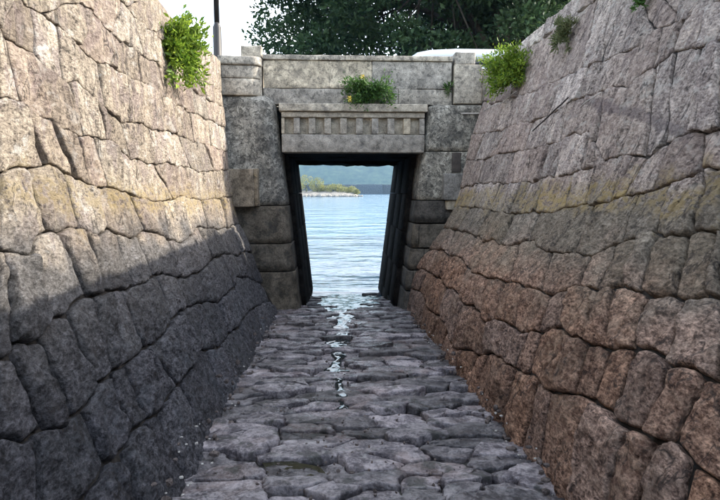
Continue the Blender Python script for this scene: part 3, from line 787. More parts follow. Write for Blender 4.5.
# lintel with its frieze of dentils
xa, xb = xpx(280.5, 128), xpx(425.5, 128)
part('lintel_beam', bevel_box(xa + .02, xb - .02, YF - .015, YF + .34, zpx(152.5), zpx(134.6), .014, 2, .003, .15), M['granite'])
part('frieze_back', bevel_box(xa + .03, xb - .03, YF + .09, YF + .33, zpx(134.4), zpx(116.4), .004, 1, 0, 0), M['granite'])
rec = [289, 304.2, 319.8, 335.6, 351.4, 367.2, 383, 399, 415]
edges = [281.5] + [v for r in rec for v in (r - 4.5, r + 4.5)] + [424.5]
for k in range(0, len(edges), 2):
    part('dentil', bevel_box(xpx(edges[k], 126) , xpx(edges[k + 1], 126), YF + .002, YF + .089, zpx(133.9), zpx(118.0), .006, 2, .002, 0, k), M['granite'])
part('frieze_band', bevel_box(xa + .02, xb - .02, YF - .02, YF + .34, zpx(117.6), zpx(112.5), .008, 2, .002, .2), M['granite'])
part('cornice', bevel_box(xa - .02, xb + .02, YF - .075, YF + .36, zpx(112.0), zpx(104.2), .016, 3, .004, .15), M['granite'])
# parapet on the near side
YP = YF + .16
def pz(y): return XZ(350, y, YP)[1]
def pxx(x, y): return XZ(x, y, YP)[0]
x0, x1 = pxx(263, 80), pxx(452, 80)
cutsL = [263, 398, 452]; cutsU = [263, 372, 452]
for a, b in zip(cutsL[:-1], cutsL[1:]):
    part('parapet_stone', bevel_box(pxx(a, 96) + .003, pxx(b, 96) - .003, YP, YP + .26, pz(104.6), pz(89), .010, 2, .005, .1, a), M['parapet'])
for a, b in zip(cutsU[:-1], cutsU[1:]):
    part('parapet_stone', bevel_box(pxx(a, 70) + .003, pxx(b, 70) - .003, YP + .006, YP + .25, pz(88.5), pz(61), .010, 2, .005, .1, a + 9), M['parapet'])
for a, b in zip([262.5, 345, 452.5][:-1], [262.5, 345, 452.5][1:]):
    part('parapet_cap', bevel_box(pxx(a, 58) + .002, pxx(b, 58) - .002, YP - .025, YP + .28, pz(60.6), pz(55.6), .012, 2, .004, .12, a), M['parapet'])
# posts
part('post', bevel_box(pxx(241, 60), pxx(261.5, 60), YP - .02, YP + .36, pz(100), pz(47), .02, 3, .006, .1, 2.0), M['parapet'])
part('post', bevel_box(pxx(453.5, 80), pxx(481, 80), YP - .07, YP + .32, pz(103.5), pz(64), .018, 3, .006, .1, 4.0), M['parapet'])
part('post_cap', bevel_box(pxx(455, 57), pxx(475, 57), YP - .03, YP + .30, pz(63.7), pz(51), .025, 3, .006, .1, 6.0), M['parapet'])
part('wing_stone', bevel_box(pxx(481.6, 90), pxx(481.6, 90) + .75, YP - .02, YP + .3, pz(103.5), pz(67), .018, 3, .006, .1, 8.0), M['parapet'])
# curved wing running from the left wall to the left post
def wing(z0, z1, out, r, seed):
    xs0, xs1 = XZ(219, 80, YF)[0], XZ(259.5, 80, YF)[0]
    cx = xs1 - .16
    front = [(xs0, YF - .03 - out)] + [(xs0 + (cx - xs0) * f, YF - .03 + .03 * f - out) for f in np.linspace(.1, 1, 9)]
    front += [(cx + (.16 + out) * math.sin(a), YF + .16 - (.16 + out) * math.cos(a)) for a in np.linspace(.15, math.pi / 2, 8)]
    plan = front + [(xs1 + out, YF + .30), (xs0, YF + .30)]
    zs = [z0, z0 + r] + list(np.linspace(z0 + r, z1 - r, 6))[1:] + [z1]
    bm = bmesh.new(); vv = []
    for j, z in enumerate(zs):
        i = r if j in (0, len(zs) - 1) else 0
        vv.append([bm.verts.new((x - (i if x > xs0 + .02 else 0) * .7 + .006 * mn.noise((x * 5, z * 5, seed)), y + i * .9 * (y < YF + .2) + .008 * mn.noise((x * 4, z * 4, seed + 3)), z)) for x, y in plan])
    n = len(plan)
    for j in range(len(zs) - 1):
        for i in range(n): bm.faces.new((vv[j][i], vv[j][(i + 1) % n], vv[j + 1][(i + 1) % n], vv[j + 1][i]))
    bm.faces.new(vv[0][::-1]); bm.faces.new(vv[-1]); return bm
part('wing_stone', wing(zpx(96), zpx(79.5), 0, .008, 1), M['parapet'])
part('wing_stone', wing(zpx(79.0), zpx(66.5), 0, .008, 4), M['parapet'])
part('wing_cap', wing(zpx(66.0), zpx(57.5), .03, .012, 9), M['parapet'])
# far parapet and road slab
part('far_parapet', bevel_box(-2.4, 3.4, YB - .28, YB - .02, DECK - .02, DECK + .78, .02, 2, .006, .2, 3.0), M['parapet'])
part('road_slab', bevel_box(LX - .02, RX + .6, YF + .35, YB - .02, DECK - .055, DECK + .0, .01, 1, 0, 0), M['asphalt'])
part('fill_block', bevel_box(xwl - .7, xl - .01, YF + .82, YB - .0, -1.6, DECK - .08, .02, 1, .01, .5), M['tunnel'])
part('fill_block', bevel_box(xr + .01, xwr + .9, YF + .82, YB - .0, -1.6, DECK - .08, .02, 1, .01, .5), M['tunnel'])
# slotted bracket stones standing out of both piers
def bracket(xa, xb, ya, yb, yfront, slot, mat, seed):
    Xa, Za = XZ(xa, yb, yfront); Xb, Zb = XZ(xb, ya, yfront)
    part('bracket_stone', bevel_box(Xa, Xb, yfront, YF + .1, Za, Zb, .016, 2, .007, .07, seed), mat)
bracket(222.5, 253.5, 169, 207, YF - .22, 0, M['bracket'], 3.0)
bracket(254.3, 257.5, 168.5, 206, YF - .21, 0, M['bracket'], 5.0)
bracket(444, 465.5, 173.5, 200, YF - .16, 0, M['bracket2'], 9.0)
bracket(447, 459, 200.5, 210, YF - .10, 0, M['granite'], 11.0)
part('iron_plate', bevel_box(*[XZ(x, 160, YF)[0] for x in (452, 461)], YF - .02, YF + .05, zpx(172), zpx(152), .01, 2, .004, .05, 1.0), plain('dark iron', (.055, .045, .038), .8, 0, .4))
for o in (wl, wr): o['kind'] = 'thing'

# quay faces on the sea side
def quay(x0, x1, y0, y1, label):
    q = empty('quay_wall', ((x0 + x1) / 2, y0, SEA), label, 'wall'); q['kind'] = 'thing'
    me = bevel_box(x0, x1, y0, y1, -3.9, DECK - .02, .03, 2, .02, .5, x0)
    bmesh.ops.translate(me, verts=me.verts, vec=-q.location)
    bmo('quay_face', me, M['tunnel'], q)
quay(-40, xwl - .72, YF + .9, YB + .18, 'dark stone quay face on the seaward side left of the bridge')
quay(xwr + .92, 40, YF + .9, YB + .18, 'dark stone quay face on the seaward side right of the bridge')
quay(4.2, 60, YB + .2, 30, 'low stone quay under the big tree beyond the bridge')

# ------------------------------------------------------------------ foliage
def leaves(name, P, size, up, mat, parent, tone, aspect=.45, rng=RNG, spread=1.0):
    """one mesh of folded leaf blades at points P; up: (n,3) preferred directions"""
    n = len(P)
    d = np.asarray(up) + rng.normal(0, spread, (n, 3)); d /= np.linalg.norm(d, axis=1)[:, None] + 1e-9
    r = rng.normal(0, 1, (n, 3)); s = np.cross(d, r); s /= np.linalg.norm(s, axis=1)[:, None] + 1e-9
    nn = np.cross(s, d)
    sz = size * rng.uniform(.6, 1.35, n)
    a = P; c = P + d * sz[:, None] - nn * (sz * .12)[:, None]
    m1 = P + d * (sz * .5)[:, None] + s * (sz * aspect * .5)[:, None] + nn * (sz * .10)[:, None]
    m2 = P + d * (sz * .5)[:, None] - s * (sz * aspect * .5)[:, None] + nn * (sz * .10)[:, None]
    V = np.stack([a, m1, c, m2], 1).reshape(-1, 3)
    me = bpy.data.meshes.new(name)
    me.vertices.add(4 * n); me.vertices.foreach_set('co', V.astype(np.float32).ravel())
    me.loops.add(6 * n); me.polygons.add(2 * n)
    b = np.arange(n)[:, None] * 4
    li = (b + np.array([[0, 1, 2, 0, 2, 3]])).ravel()
    me.loops.foreach_set('vertex_index', li.astype(np.int32))
    me.polygons.foreach_set('loop_start', (np.arange(2 * n) * 3).astype(np.int32)); me.polygons.foreach_set('loop_total', np.full(2 * n, 3, dtype=np.int32))
    me.update(); me.validate()
    at = me.attributes.new('tone', 'FLOAT', 'POINT'); at.data.foreach_set('value', np.repeat(np.clip(tone, 0, 1), 4).astype(np.float32))
    return link(name, me, mat, parent, False)
def tube(bm, pts, rads, n=7):
    rings = []
    for i, p in enumerate(pts):
        p = Vector(p); t = (Vector(pts[min(i + 1, len(pts) - 1)]) - Vector(pts[max(i - 1, 0)])).normalized()
        a = t.orthogonal().normalized(); b = t.cross(a)
        if rings:                                                 # keep the rings from twisting
            a = (pa - t * pa.dot(t)).normalized(); b = t.cross(a)
        pa = a
        rings.append([bm.verts.new(p + (a * math.cos(q) + b * math.sin(q)) * rads[i]) for q in (2 * math.pi * k / n for k in range(n))])
    for r0, r1 in zip(rings[:-1], rings[1:]):
        for k in range(n): bm.faces.new((r0[k], r0[(k + 1) % n], r1[(k + 1) % n], r1[k]))
    bm.faces.new(rings[0][::-1]); bm.faces.new(rings[-1])

M['bark'] = stone_material('bark', (.035, .028, .022), (.075, .062, .05), 2.0, .95)
M['leaf_dark'] = leaf_material('dark evergreen leaf', (.016, .045, .020), (.095, .155, .060), .35)
M['leaf_weed'] = leaf_material('bright weed leaf', (.07, .15, .015), (.32, .42, .05), .45)
M['leaf_mid'] = leaf_material('green weed leaf', (.03, .085, .015), (.10, .19, .04), .35)
M['leaf_dry'] = leaf_material('pale dry grass', (.09, .12, .045), (.24, .25, .12), .3)
M['leaf_far'] = leaf_material('sunlit shore bush leaf', (.10, .13, .03), (.42, .38, .12), .3)
M['stem'] = plain('stem', (.07, .09, .03), .7, 0, .3)
M['yellow'] = plain('yellow petals', (.75, .55, .08), .6, 0, .15)

def broad_tree(base, height, rad, ncl, nleaf, label, seed, lean=(0, 0), low=.25, leaf=.13):
    rng = np.random.default_rng(seed); rd = random.Random(seed)
    t = empty('broadleaf_tree', base, label, 'tree', 'dark trees behind the bridge')
    bm = bmesh.new(); C = Vector((lean[0], lean[1], height * .50)); trunkh = height * .26
    tube(bm, [(0, 0, -.2), (.05, 0, .4), (.1, .05, trunkh * .6), (.2, .1, trunkh)], [.62, .46, .40, .36], 10)
    bmo('trunk', bm, M['bark'], t)
    cl = []
    tries = 0
    while len(cl) < ncl and tries < 20000:
        tries += 1
        v = rng.normal(0, 1, 3); v /= np.linalg.norm(v); rr = rng.uniform(.12, 1) ** .5
        p = np.array(C) + v * rr * np.array((rad, rad * .8, height * .46)) * (1 + .16 * mn.noise(Vector(v) * 2.2 + Vector((seed, 0, 0))))
        if p[2] < height * low: continue
        cl.append(p)
    bl = bmesh.new()
    limbs = []
    for k in range(9):
        a = 2 * math.pi * k / 9 + rd.uniform(-.3, .3); q = Vector((math.cos(a) * rad * .6, math.sin(a) * rad * .5, rd.uniform(-.15, .25) * height * .4)) + C
        p0 = Vector((.2, .1, trunkh * rd.uniform(.75, .98))); m1 = p0.lerp(q, .45) + Vector((rd.uniform(-.3, .3), rd.uniform(-.3, .3), .5))
        tube(bl, [p0, p0.lerp(m1, .5) + Vector((0, 0, .15)), m1, m1.lerp(q, .5) + Vector((rd.uniform(-.2, .2), 0, .1)), q], [.15, .11, .08, .05, .02], 7); limbs.append((m1, q))
    for p in cl[::2]:
        m1, q = min(limbs, key=lambda l: (l[0].lerp(l[1], .5) - Vector(p)).length)
        s = m1.lerp(q, rd.uniform(.1, .9)); tube(bl, [s, s.lerp(Vector(p), .5) + Vector((0, 0, .12)), p], [.045, .03, .012], 5)
    bmo('limb', bl, M['bark'], t)
    per = nleaf // len(cl); PP = []; UP = []; TN = []
    for p in cl:
        r = rng.uniform(.45, 1.0) * rad * .155
        v = rng.normal(0, 1, (per, 3)); v /= np.linalg.norm(v, axis=1)[:, None]
        q = v * (rng.uniform(.2, 1, per) ** .6)[:, None] * r * np.array((1.25, 1.25, .75))
        PP.append(q + p); UP.append(v * .7 + np.array((0, 0, .15))); TN.append(rng.uniform(0, .75, per) + rng.uniform(-.1, .3))
    leaves('crown', np.concatenate(PP), leaf, np.concatenate(UP), M['leaf_dark'], t, np.concatenate(TN), .5, rng, .7)
    return t
tp = atY(455, 100, 19.5); 
broad_tree((5.2, 18.6, DECK), 12.5, 6.6, 330, 150000, 'big dark spreading tree overhanging the sea behind the bridge parapet', 3, (-1.7, .3), .05, .17)
broad_tree((9.6, 22.5, DECK), 12.5, 6.0, 240, 80000, 'dark tree at right behind the wall, beyond the white car', 8, (0.2, 0), .04, .17)

def weed(name, root, out, up, w, h, n, size, mat, label, seed, aspect=.4, stems=14, droop=.2, flowers=None, group=None):
    """a tuft growing from a joint: stems fan out from the root, leaves along them"""
    rng = np.random.default_rng(seed); rd = random.Random(seed)
    t = empty(name, root, label, 'plant', group)
    out = Vector(out).normalized(); up = Vector(up).normalized(); side = out.cross(up).normalized()
    bm = bmesh.new(); PP = []; UP = []; TN = []
    per = max(4, n // stems)
    tips = []
    for k in range(stems):
        a = rd.uniform(-1, 1); b = rd.uniform(-1, 1) * .9 + .12
        ln = rd.uniform(.55, 1)
        tip = side * a * w * .5 * ln + up * b * h * .5 * ln * (1.0 - .25 * abs(a)) + out * rd.uniform(.25, .9) * w * .45
        mid = tip * .5 + out * .05 + up * .04
        tip = tip - Vector((0, 0, droop * h * .3 * rd.random()))
        pts = [Vector((0, 0, 0)), mid * .6, mid, mid.lerp(tip, .6), tip]
        tube(bm, pts, [.007, .006, .005, .004, .002], 5); tips.append(tip)
        f = rng.uniform(.18, 1.05, per)
        for q in f:
            i = min(3, int(q * 4)); pt = pts[i].lerp(pts[i + 1], min(1.3, q * 4 - i))
            PP.append(np.array(pt) + rng.normal(0, w * .045, 3)); UP.append(np.array(tip.normalized()) * .8 + np.array((0, 0, .25))); TN.append(rng.uniform(0, 1) * (.5 + .5 * q))
    bmo('stems', bm, M['stem'], t)
    leaves('foliage', np.array(PP), size, np.array(UP), mat, t, np.array(TN), aspect, rng, .75)
    if flowers:
        for k in range(flowers):
            p = tips[k] * 1.05 + up * .05
            b2 = bmesh.new()
            for q in range(6):
                a = q * math.pi / 3; c = Vector((math.cos(a), -.35, math.sin(a)))
                v = [b2.verts.new(p), b2.verts.new(p + c * .03 + Vector((-.016, 0, .006))), b2.verts.new(p + c * .045), b2.verts.new(p + c * .03 + Vector((.016, 0, -.006)))]
                b2.faces.new(v)
            bmo('flower', b2, M['yellow'], t, False)
    return t
def on_wall(side, px, py, d=.02):
    Y, s = unproj(side, px, py); return to_world(side, Y, s, d)
NL = (1, 0, .1); NR = (-1, 0, .25)
weed('wall_weed', on_wall('L', 170, 54), (1, -.55, .1), (0, 0, 1), .78, 1.15, 3600, .066, M['leaf_weed'], 'bright green leafy weed growing high on the sunlit left wall', 1, .42, 46, .4)
weed('wall_weed', on_wall('R', 518, 78), (-1, -.5, .3), (0, .05, 1), .95, .80, 5200, .052, M['leaf_weed'], 'bushy bright green weed where the right wall meets the bridge', 2, .36, 46, .2)
weed('wall_weed', on_wall('R', 569, 40), (-1, -.3, .3), (.2, 0, 1), .30, .50, 900, .055, M['leaf_dry'], 'small thin pale green weed on the upper right wall', 3, .22, 18, .1)
weed('wall_weed', on_wall('R', 647, 3), (-1, -.3, .3), (.2, 0, 1), .20, .22, 260, .05, M['leaf_mid'], 'tiny green weed at the top edge of the right wall', 4, .3, 10, .1)
pb = atY(368, 98, YP - .01)
weed('parapet_bush', pb, (0, -1, .15), (0, 0, 1), .98, .72, 2600, .062, M['leaf_mid'], 'flowering green bush growing out of the middle of the parapet', 5, .38, 34, .1, flowers=3)
pb = atY(450, 92, YP - .01)
weed('wall_weed', pb, (-.3, -1, .2), (0, 0, 1), .18, .32, 60, .10, M['leaf_mid'], 'thin dark spiky weed beside the right parapet post', 6, .12, 9, .0)

# ------------------------------------------------------------------ lamp post, car
px_, pz_ = XZ(217, 30, 12.0)
lp = empty('lamp_post', (px_, 12.0, DECK - .01), 'dark brown lamp post standing behind the left wall', 'lamp post')
M['brown'] = plain('brown paint', (.016, .012, .010), .5, .0, .2)
M['glass_lamp'] = plain('frosted lamp glass', (.8, .8, .76), .3)
def lathe(bm, prof, n=20, cx=0, cy=0):
    rings = [[bm.verts.new((cx + r * math.cos(2 * math.pi * k / n), cy + r * math.sin(2 * math.pi * k / n), z)) for k in range(n)] for r, z in prof]
    for a, b in zip(rings[:-1], rings[1:]):
        for k in range(n): bm.faces.new((a[k], a[(k + 1) % n], b[(k + 1) % n], b[k]))
    bm.faces.new(rings[0][::-1]); bm.faces.new(rings[-1])
zs_ = XZ(217, 25, 12.0)[1] - DECK
bm = bmesh.new(); lathe(bm, [(.14, 0), (.14, .06), (.088, .09), (.085, zs_ - .05), (.078, zs_ - .02), (.06, zs_ + .02), (.058, zs_ + .05)]); bmo('base_sleeve', bm, M['brown'], lp)
bm = bmesh.new(); lathe(bm, [(.056, zs_ + .04), (.052, 4.4), (.05, 4.6)]); bmo('pole', bm, M['brown'], lp)
bm = bmesh.new(); lathe(bm, [(.05, 4.6), (.13, 4.66), (.15, 4.70)]); bmo('lamp_collar', bm, M['brown'], lp)
bm = bmesh.new(); lathe(bm, [(.12, 4.701), (.17, 4.85), (.18, 5.0), (.15, 5.1)]); bmo('lamp_globe', bm, M['glass_lamp'], lp)
bm = bmesh.new(); lathe(bm, [(.22, 5.101), (.2, 5.14), (.06, 5.24), (.02, 5.3)]); bmo('lamp_hood', bm, M['brown'], lp)

YC = 11.55
cx0 = XZ(404, 60, YC)[0]
car = empty('parked_car', (cx0 + 1.25, YC, DECK), 'white car on the bridge, only its roof showing above the parapet', 'car')
M['carwhite'] = plain('white car paint', (.62, .65, .68), .25)
M['carglass'] = plain('dark car glass', (.015, .018, .02), .06)
M['tyre'] = plain('tyre rubber', (.018, .018, .018), .8); M['rim'] = plain('alloy rim', (.55, .55, .56), .3, .8)
M['lampred'] = plain('tail lamp red', (.35, .015, .015), .2); M['headlamp'] = plain('headlamp lens', (.75, .77, .8), .1)
def loft(stations, mat, name, parent, n=22, pw=3.2):
    """stations: (x, z0, z1, half width bottom, half width top)"""
    bm = bmesh.new(); R = []
    for (x, z0, z1, wb, wt) in stations:
        r = []
        for k in range(n):
            a = 2 * math.pi * k / n; c, s = math.cos(a), math.sin(a)
            u = math.copysign(abs(c) ** (2 / pw), c); v = math.copysign(abs(s) ** (2 / pw), s)
            h = (v + 1) / 2; r.append(bm.verts.new((x, u * (wb + (wt - wb) * h), z0 + (z1 - z0) * h)))
        R.append(r)
    for a, b in zip(R[:-1], R[1:]):
        for k in range(n): bm.faces.new((a[k], a[(k + 1) % n], b[(k + 1) % n], b[k]))
    bm.faces.new(R[0][::-1]); bm.faces.new(R[-1]); bmesh.ops.recalc_face_normals(bm, faces=bm.faces[:])
    return bmo(name, bm, mat, parent)
RZ = XZ(430, 52.5, YC)[1] - DECK
loft([(-2.05, .35, .70, .70, .68), (-2.0, .25, .88, .80, .74), (-1.2, .2, .98, .84, .77), (0, .18, 1.0, .85, .77), (1.6, .2, 1.02, .84, .76), (1.95, .28, .98, .80, .72), (2.05, .4, .85, .72, .68)], M['carwhite'], 'body', car)
loft([(-1.25, .92, 1.0, .70, .68), (-.95, .92, RZ - .33, .74, .63), (-.75, .92, RZ - .25, .74, .62), (.9, .92, RZ - .25, .74, .62), (1.5, .92, RZ - .32, .72, .60), (1.85, .92, 1.06, .68, .64)], M['carglass'], 'window_band', car)
loft([(-1.22, RZ - .36, RZ - .20, .66, .58), (-1.05, RZ - .36, RZ - .08, .68, .60), (-.8, RZ - .34, RZ - .03, .70, .61), (-.3, RZ - .34, RZ, .71, .62), (.5, RZ - .34, RZ, .71, .62), (1.0, RZ - .34, RZ - .03, .70, .61), (1.4, RZ - .36, RZ - .09, .67, .58), (1.65, RZ - .4, RZ - .24, .63, .55)], M['carwhite'], 'roof', car, pw=2.6)
for (sx, sy) in ((-1.3, -1), (-1.3, 1), (1.3, -1), (1.3, 1)):
    bm = bmesh.new(); lathe(bm, [(.20, -.1), (.29, -.1), (.31, -.06), (.31, .06), (.29, .1), (.20, .1)], 24)
    bmesh.ops.rotate(bm, verts=bm.verts, cent=(0, 0, 0), matrix=Matrix.Rotation(math.pi / 2, 3, 'X')); bmesh.ops.translate(bm, verts=bm.verts, vec=(sx, sy * .76, .312))
    wh = bmo('wheel', bm, M['tyre'], car)
    bm = bmesh.new(); lathe(bm, [(.05, -.112), (.19, -.108), (.19, .108), (.05, .112)], 20)
    bmesh.ops.rotate(bm, verts=bm.verts, cent=(0, 0, 0), matrix=Matrix.Rotation(math.pi / 2, 3, 'X')); bmesh.ops.translate(bm, verts=bm.verts, vec=(sx, sy * .76, .312))
    bmo('rim', bm, M['rim'], wh)
for sy in (-.55, .55):
    bmo('headlight', bevel_box(-2.06, -1.98, sy - .14, sy + .14, .62, .74, .03, 3, 0, 0), M['headlamp'], car)
    bmo('tail_light', bevel_box(1.98, 2.06, sy - .12, sy + .12, .72, .9, .03, 3, 0, 0), M['lampred'], car)

# ------------------------------------------------------------------ far shore
M['hill'] = stone_material('wooded hillside', (.009, .020, .016), (.026, .042, .027), .012, .95, spots=[((.05, .07, .035), .55, .68, .03, .6)])
M['rock'] = stone_material('shore rock', (.16, .145, .12), (.34, .31, .26), .5, .9)
M['concrete'] = stone_material('seawall concrete', (.05, .06, .068), (.09, .10, .11), .3, .9)
YS = 205.0
V = []; F = []; nx_, nyy = 150, 26
for j in range(nyy):
    for i in range(nx_):
        x = -1400 + 2800 * i / (nx_ - 1); y = 900 + 500 * j / (nyy - 1)
        prof_ = math.sin(math.pi * min(1, j / (nyy - 1) * .62)) ** .8
        z = SEA - 1 + prof_ * (95 + 45 * mn.noise((x * .0022, 1.5, 0)) + 26 * mn.noise((x * .006, y * .006, 4))) + 7 * mn.noise((x * .03, y * .03, 2)) * min(1, j / 3) + 3.5 * mn.noise((x * .09, y * .09, 2)) * min(1, j / 3)
        V.append((x, y, z))
for j in range(nyy - 1):
    for i in range(nx_ - 1): F.append((j * nx_ + i, j * nx_ + i + 1, (j + 1) * nx_ + i + 1, (j + 1) * nx_ + i))
h = link('hill', mesh('hill', V, F), M['hill']); h['kind'] = 'structure'
# low seawall along the far side of the bay
sw = empty('sea_wall', (20, 330, SEA), 'long grey sea wall across the bay under the wooded hill', 'wall'); sw['kind'] = 'thing'
zt0 = XZ(380, 184.5, 330)[1]
for k in range(16):
    x0 = -90 + k * 15
    bm = bevel_box(x0, x0 + 14.9, 330, 334, SEA - 2, zt0 + (.05 if k % 2 else 0), .1, 2, .06, 2.0, k); bmesh.ops.translate(bm, verts=bm.verts, vec=-sw.location)
    bmo('wall_section', bm, M['concrete'], sw)
# the wooded spit on the left
spx = XZ(362, 196, YS)[0]
V = []; F = []; n1, n2 = 60, 14
for i in range(n1):
    x = spx - 75 * (1 - i / (n1 - 1))
    hgt_ = 2.0 * min(1, (spx - x) / 7) ** .6 + .35 * mn.noise((x * .5, 0, 0))
    for j in range(n2):
        f = j / (n2 - 1); V.append((x, YS - 1 + 22 * f + .6 * mn.noise((x * .3, f * 4, 2)), SEA - .6 + (hgt_ + .6) * math.sin(math.pi * f) ** .45 + .25 * mn.noise((x * .9, f * 20, 3))))
for i in range(n1 - 1):
    for j in range(n2 - 1): F.append((i * n2 + j, (i + 1) * n2 + j, (i + 1) * n2 + j + 1, i * n2 + j + 1))
hd = link('headland', mesh('headland', V, F), M['rock']); hd['kind'] = 'structure'
rd = random.Random(4); bould = []
for k in range(21):                            # boulders along its waterline
    x = spx - 1.0 * k - rd.uniform(0, .8); r = rd.uniform(.45, .95)
    bm = bmesh.new(); bmesh.ops.create_icosphere(bm, subdivisions=2, radius=1)
    for v in bm.verts: v.co = Vector((v.co.x * r * 1.3, v.co.y * r, v.co.z * r * .85)) * (1 + .35 * mn.noise(v.co * 1.6 + Vector((k * 3.1, 0, 0))))
    o = bmo('boulder', bm, M['rock'], None, False); o.location = (x, YS - 1.4 + rd.uniform(-.4, .4), SEA + .15)
    o['_k'] = k; bould.append(o)
ordw = ['', 'second', 'third', 'fourth', 'fifth', 'sixth', 'seventh', 'eighth', 'ninth', 'tenth', 'eleventh', 'twelfth', 'thirteenth', 'fourteenth', 'fifteenth', 'sixteenth', 'seventeenth', 'eighteenth', 'nineteenth', 'twentieth', 'twenty-first']
for o in bould:
    k = o['_k']; del o['_k']
    tag(o, 'pale boulder at the very tip of the wooded spit' if k == 0 else ('%s pale boulder from the tip along the waterline of the spit' % ordw[k]) if k < 21 else '', 'rock', 'boulders along the spit')
def bush(x, y, z, w, hh, seed, label, n=1500):
    rng = np.random.default_rng(seed)
    t = empty('shore_bush', (x, y, z), label, 'bush', 'bushes on the spit')
    bm = bmesh.new(); tube(bm, [(0, 0, -.8), (.1, 0, hh * .3), (0, 0, hh * .6)], [.16, .12, .05], 6)
    for k in range(4):
        a = k * 1.6 + seed; tube(bm, [(.1, 0, hh * .25), (math.cos(a) * w * .3, math.sin(a) * w * .3, hh * .6)], [.08, .03], 5)
    bmo('trunk', bm, M['bark'], t)
    c = rng.normal(0, 1, (16, 3)); c /= np.linalg.norm(c, axis=1)[:, None]; c = c * np.array((w * .38, w * .38, hh * .34)) + np.array((0, 0, hh * .52))
    P = []; U = []; T = []
    for q in c:
        v = rng.normal(0, 1, (n // 16, 3)); v /= np.linalg.norm(v, axis=1)[:, None]
        P.append(q + v * (rng.uniform(.3, 1, n // 16) ** .5)[:, None] * w * .2); U.append(v); T.append(rng.uniform(.0, 1, n // 16) * .7 + rng.uniform(-.05, .35))
    leaves('crown', np.concatenate(P), .30, np.concatenate(U), M['leaf_far'], t, np.concatenate(T), .7, rng, .6)
for k, (px, yt, wpx, lab) in enumerate([(306, 175, 14, 'tallest yellow green bush at the left of the spit'), (317, 178, 13, 'rounded yellow green bush second from left on the spit'),
        (324, 183, 9, 'small olive bush in the dip of the spit'), (333, 185, 12, 'low broad bush in the middle of the spit'), (343, 184, 12, 'pale bush right of the middle of the spit'),
        (351, 187, 10, 'low pale bush near the tip of the spit'), (357, 190.5, 6, 'smallest bush at the tip of the spit'), (292, 173, 16, 'broad yellow green bush just left of the tallest one on the spit')]):
    X, Zt = XZ(px, yt, YS + 5); Zb = SEA + 1.1; wd = wpx / FPX * (YS + 5) * 1.15
    bush(X, YS + 5 + (k % 3), Zb, wd, max(1.2, Zt - Zb), k + 3, lab)
# ------------------------------------------------------------------ small things along the walls
M['rust'] = plain('rusty iron', (.03, .022, .02), .8, 0, .3); M['drywood'] = plain('bleached stick', (.40, .37, .33), .8, 0, .2)
def rod(name, side, a, b, r, mat, label, cat, lift=.03):
    A = Vector(on_wall(side, *a, lift)); B = Vector(on_wall(side, *b, lift))
    o = empty(name, A, label, cat); bm = bmesh.new()
    n = 7; tube(bm, [(B - A) * (k / (n - 1)) + Vector((0, 0, r * mn.noise((k * .9, 0, 0)))) for k in range(n)], [r] * n, 8)
    bmo('shaft', bm, mat, o); return o
rod('iron_rod', 'R', (537, 132), (573, 99), .008, M['rust'], 'thin dark iron rod leaning across the right wall', 'rod', .05)
def vine(side, pts, r, label):
    P = [Vector(on_wall(side, *p, .045)) for p in pts]; o = empty('dry_vine', P[0], label, 'vine'); bm = bmesh.new()
    tube(bm, [p - P[0] for p in P], [r * (1 - .6 * k / len(P)) for k in range(len(P))], 6); bmo('stem', bm, M['drywood'], o)
vine('R', [(585, 109), (591, 103), (598, 99), (606, 94)], .007, 'short pale dry vine on the right wall above the dark stain')
vine('R', [(486, 112), (497, 106), (507, 103), (514, 96), (520, 92)], .007, 'dry vine trailing below the bushy weed on the right wall')
o = bmo('white_stick', bevel_box(XZ(461, 113, YF - .04)[0], XZ(482, 113, YF - .04)[0], YF - .05, YF - .028, XZ(470, 114, YF - .04)[1], XZ(470, 112.8, YF - .04)[1], .004, 2, .002, .1), M['drywood'])
tag(o, 'thin white stick fixed across the top of the right pier', 'stick')

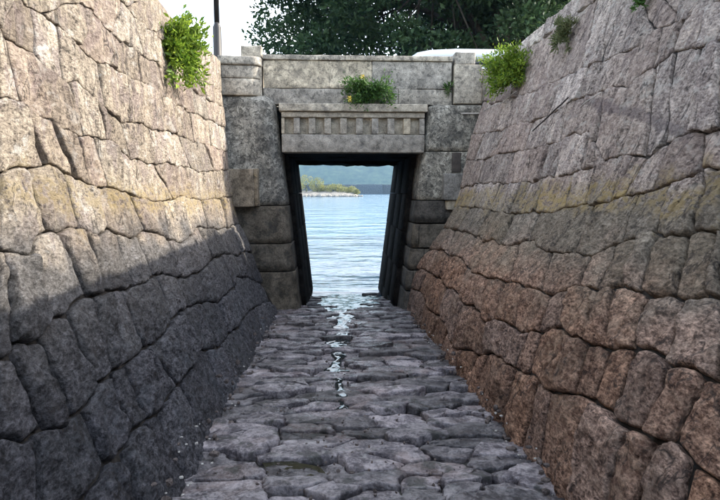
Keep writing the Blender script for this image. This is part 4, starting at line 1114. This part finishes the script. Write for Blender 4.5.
# crumbled stones and shells gathered along the foot of both walls
def debris(name, n, rmin, rmax, mat, label, seed, cat):
    rng = np.random.default_rng(seed); bm = bmesh.new()
    for k in range(n):
        Y = 2.3 + rng.random() ** 1.6 * 6.5
        side = 'L' if rng.random() < .5 else 'R'; sg = 1 if side == 'L' else -1
        s = max(0, rng.normal(.012, .02)); base = to_world(side, Y, s, .04)
        p = Vector(base) + Vector((sg * abs(rng.normal(0, .035)), 0, 0)); r = rng.uniform(rmin, rmax)
        if s < .02: p.z = float(zf(Y)) + r * .2
        g = bmesh.ops.create_icosphere(bm, subdivisions=1, radius=1)
        ax = rng.uniform(.5, 1.3, 3)
        for v in g['verts']: v.co = Vector((v.co.x * r * ax[0], v.co.y * r * ax[1], v.co.z * r * ax[2] * .7)) * (1 + .3 * mn.noise(v.co * 2 + Vector((k * 2.3, 0, 0)))) + p
    o = bmo(name, bm, mat, None, False); tag(o, label, cat, None, 'stuff')
debris('rubble', 150, .012, .035, M['rubble'], 'dark crumbled rubble along the foot of both channel walls', 2, 'rubble')
debris('shells', 110, .006, .014, M['shell'], 'white shell fragments along the foot of both channel walls', 6, 'shells')

def pebbles(n, seed):
    rng = np.random.default_rng(seed); bm = bmesh.new()
    for k in range(n):
        Y = 2.5 + rng.random() ** 1.5 * 6; X = rng.uniform(foot('L', Y) + .05, foot('R', Y) - .05) if k % 3 else float(stream_x(Y)) + rng.normal(0, .2)
        r = rng.uniform(.005, .016)
        g = bmesh.ops.create_icosphere(bm, subdivisions=1, radius=1); ax = rng.uniform(.6, 1.3, 3)
        for v in g['verts']: v.co = Vector((v.co.x * r * ax[0], v.co.y * r * ax[1], v.co.z * r * .6)) + Vector((X, Y, float(zf(Y)) - .030 + .014 * rng.random() ** 2))
    tag(bmo('pebbles', bm, M['rubble'], None, False), 'small dark pebbles lodged between the paving slabs', 'pebbles', None, 'stuff')
pebbles(420, 12)

# ------------------------------------------------------------------ the air over the bay
hm_, ht, hb = newmat('sea haze'), None, None
hm_ = hm_[0]; t = hm_.node_tree; t.nodes.clear()
out = N(t, 'ShaderNodeOutputMaterial'); pv = N(t, 'ShaderNodeVolumePrincipled')
pv.inputs['Color'].default_value = (.42, .70, 1.0, 1); pv.inputs['Density'].default_value = .00022
t.links.new(pv.outputs[0], out.inputs['Volume'])
bm = bmesh.new(); bmesh.ops.create_cube(bm, size=1)
for v in bm.verts: v.co = Vector((v.co.x * 3400, 1050 + v.co.y * 3000, 77 + v.co.z * 166))
hz = bmo('haze', bm, hm_, None, False); tag(hz, 'pale sea haze lying over the whole bay', 'haze', None, 'stuff')
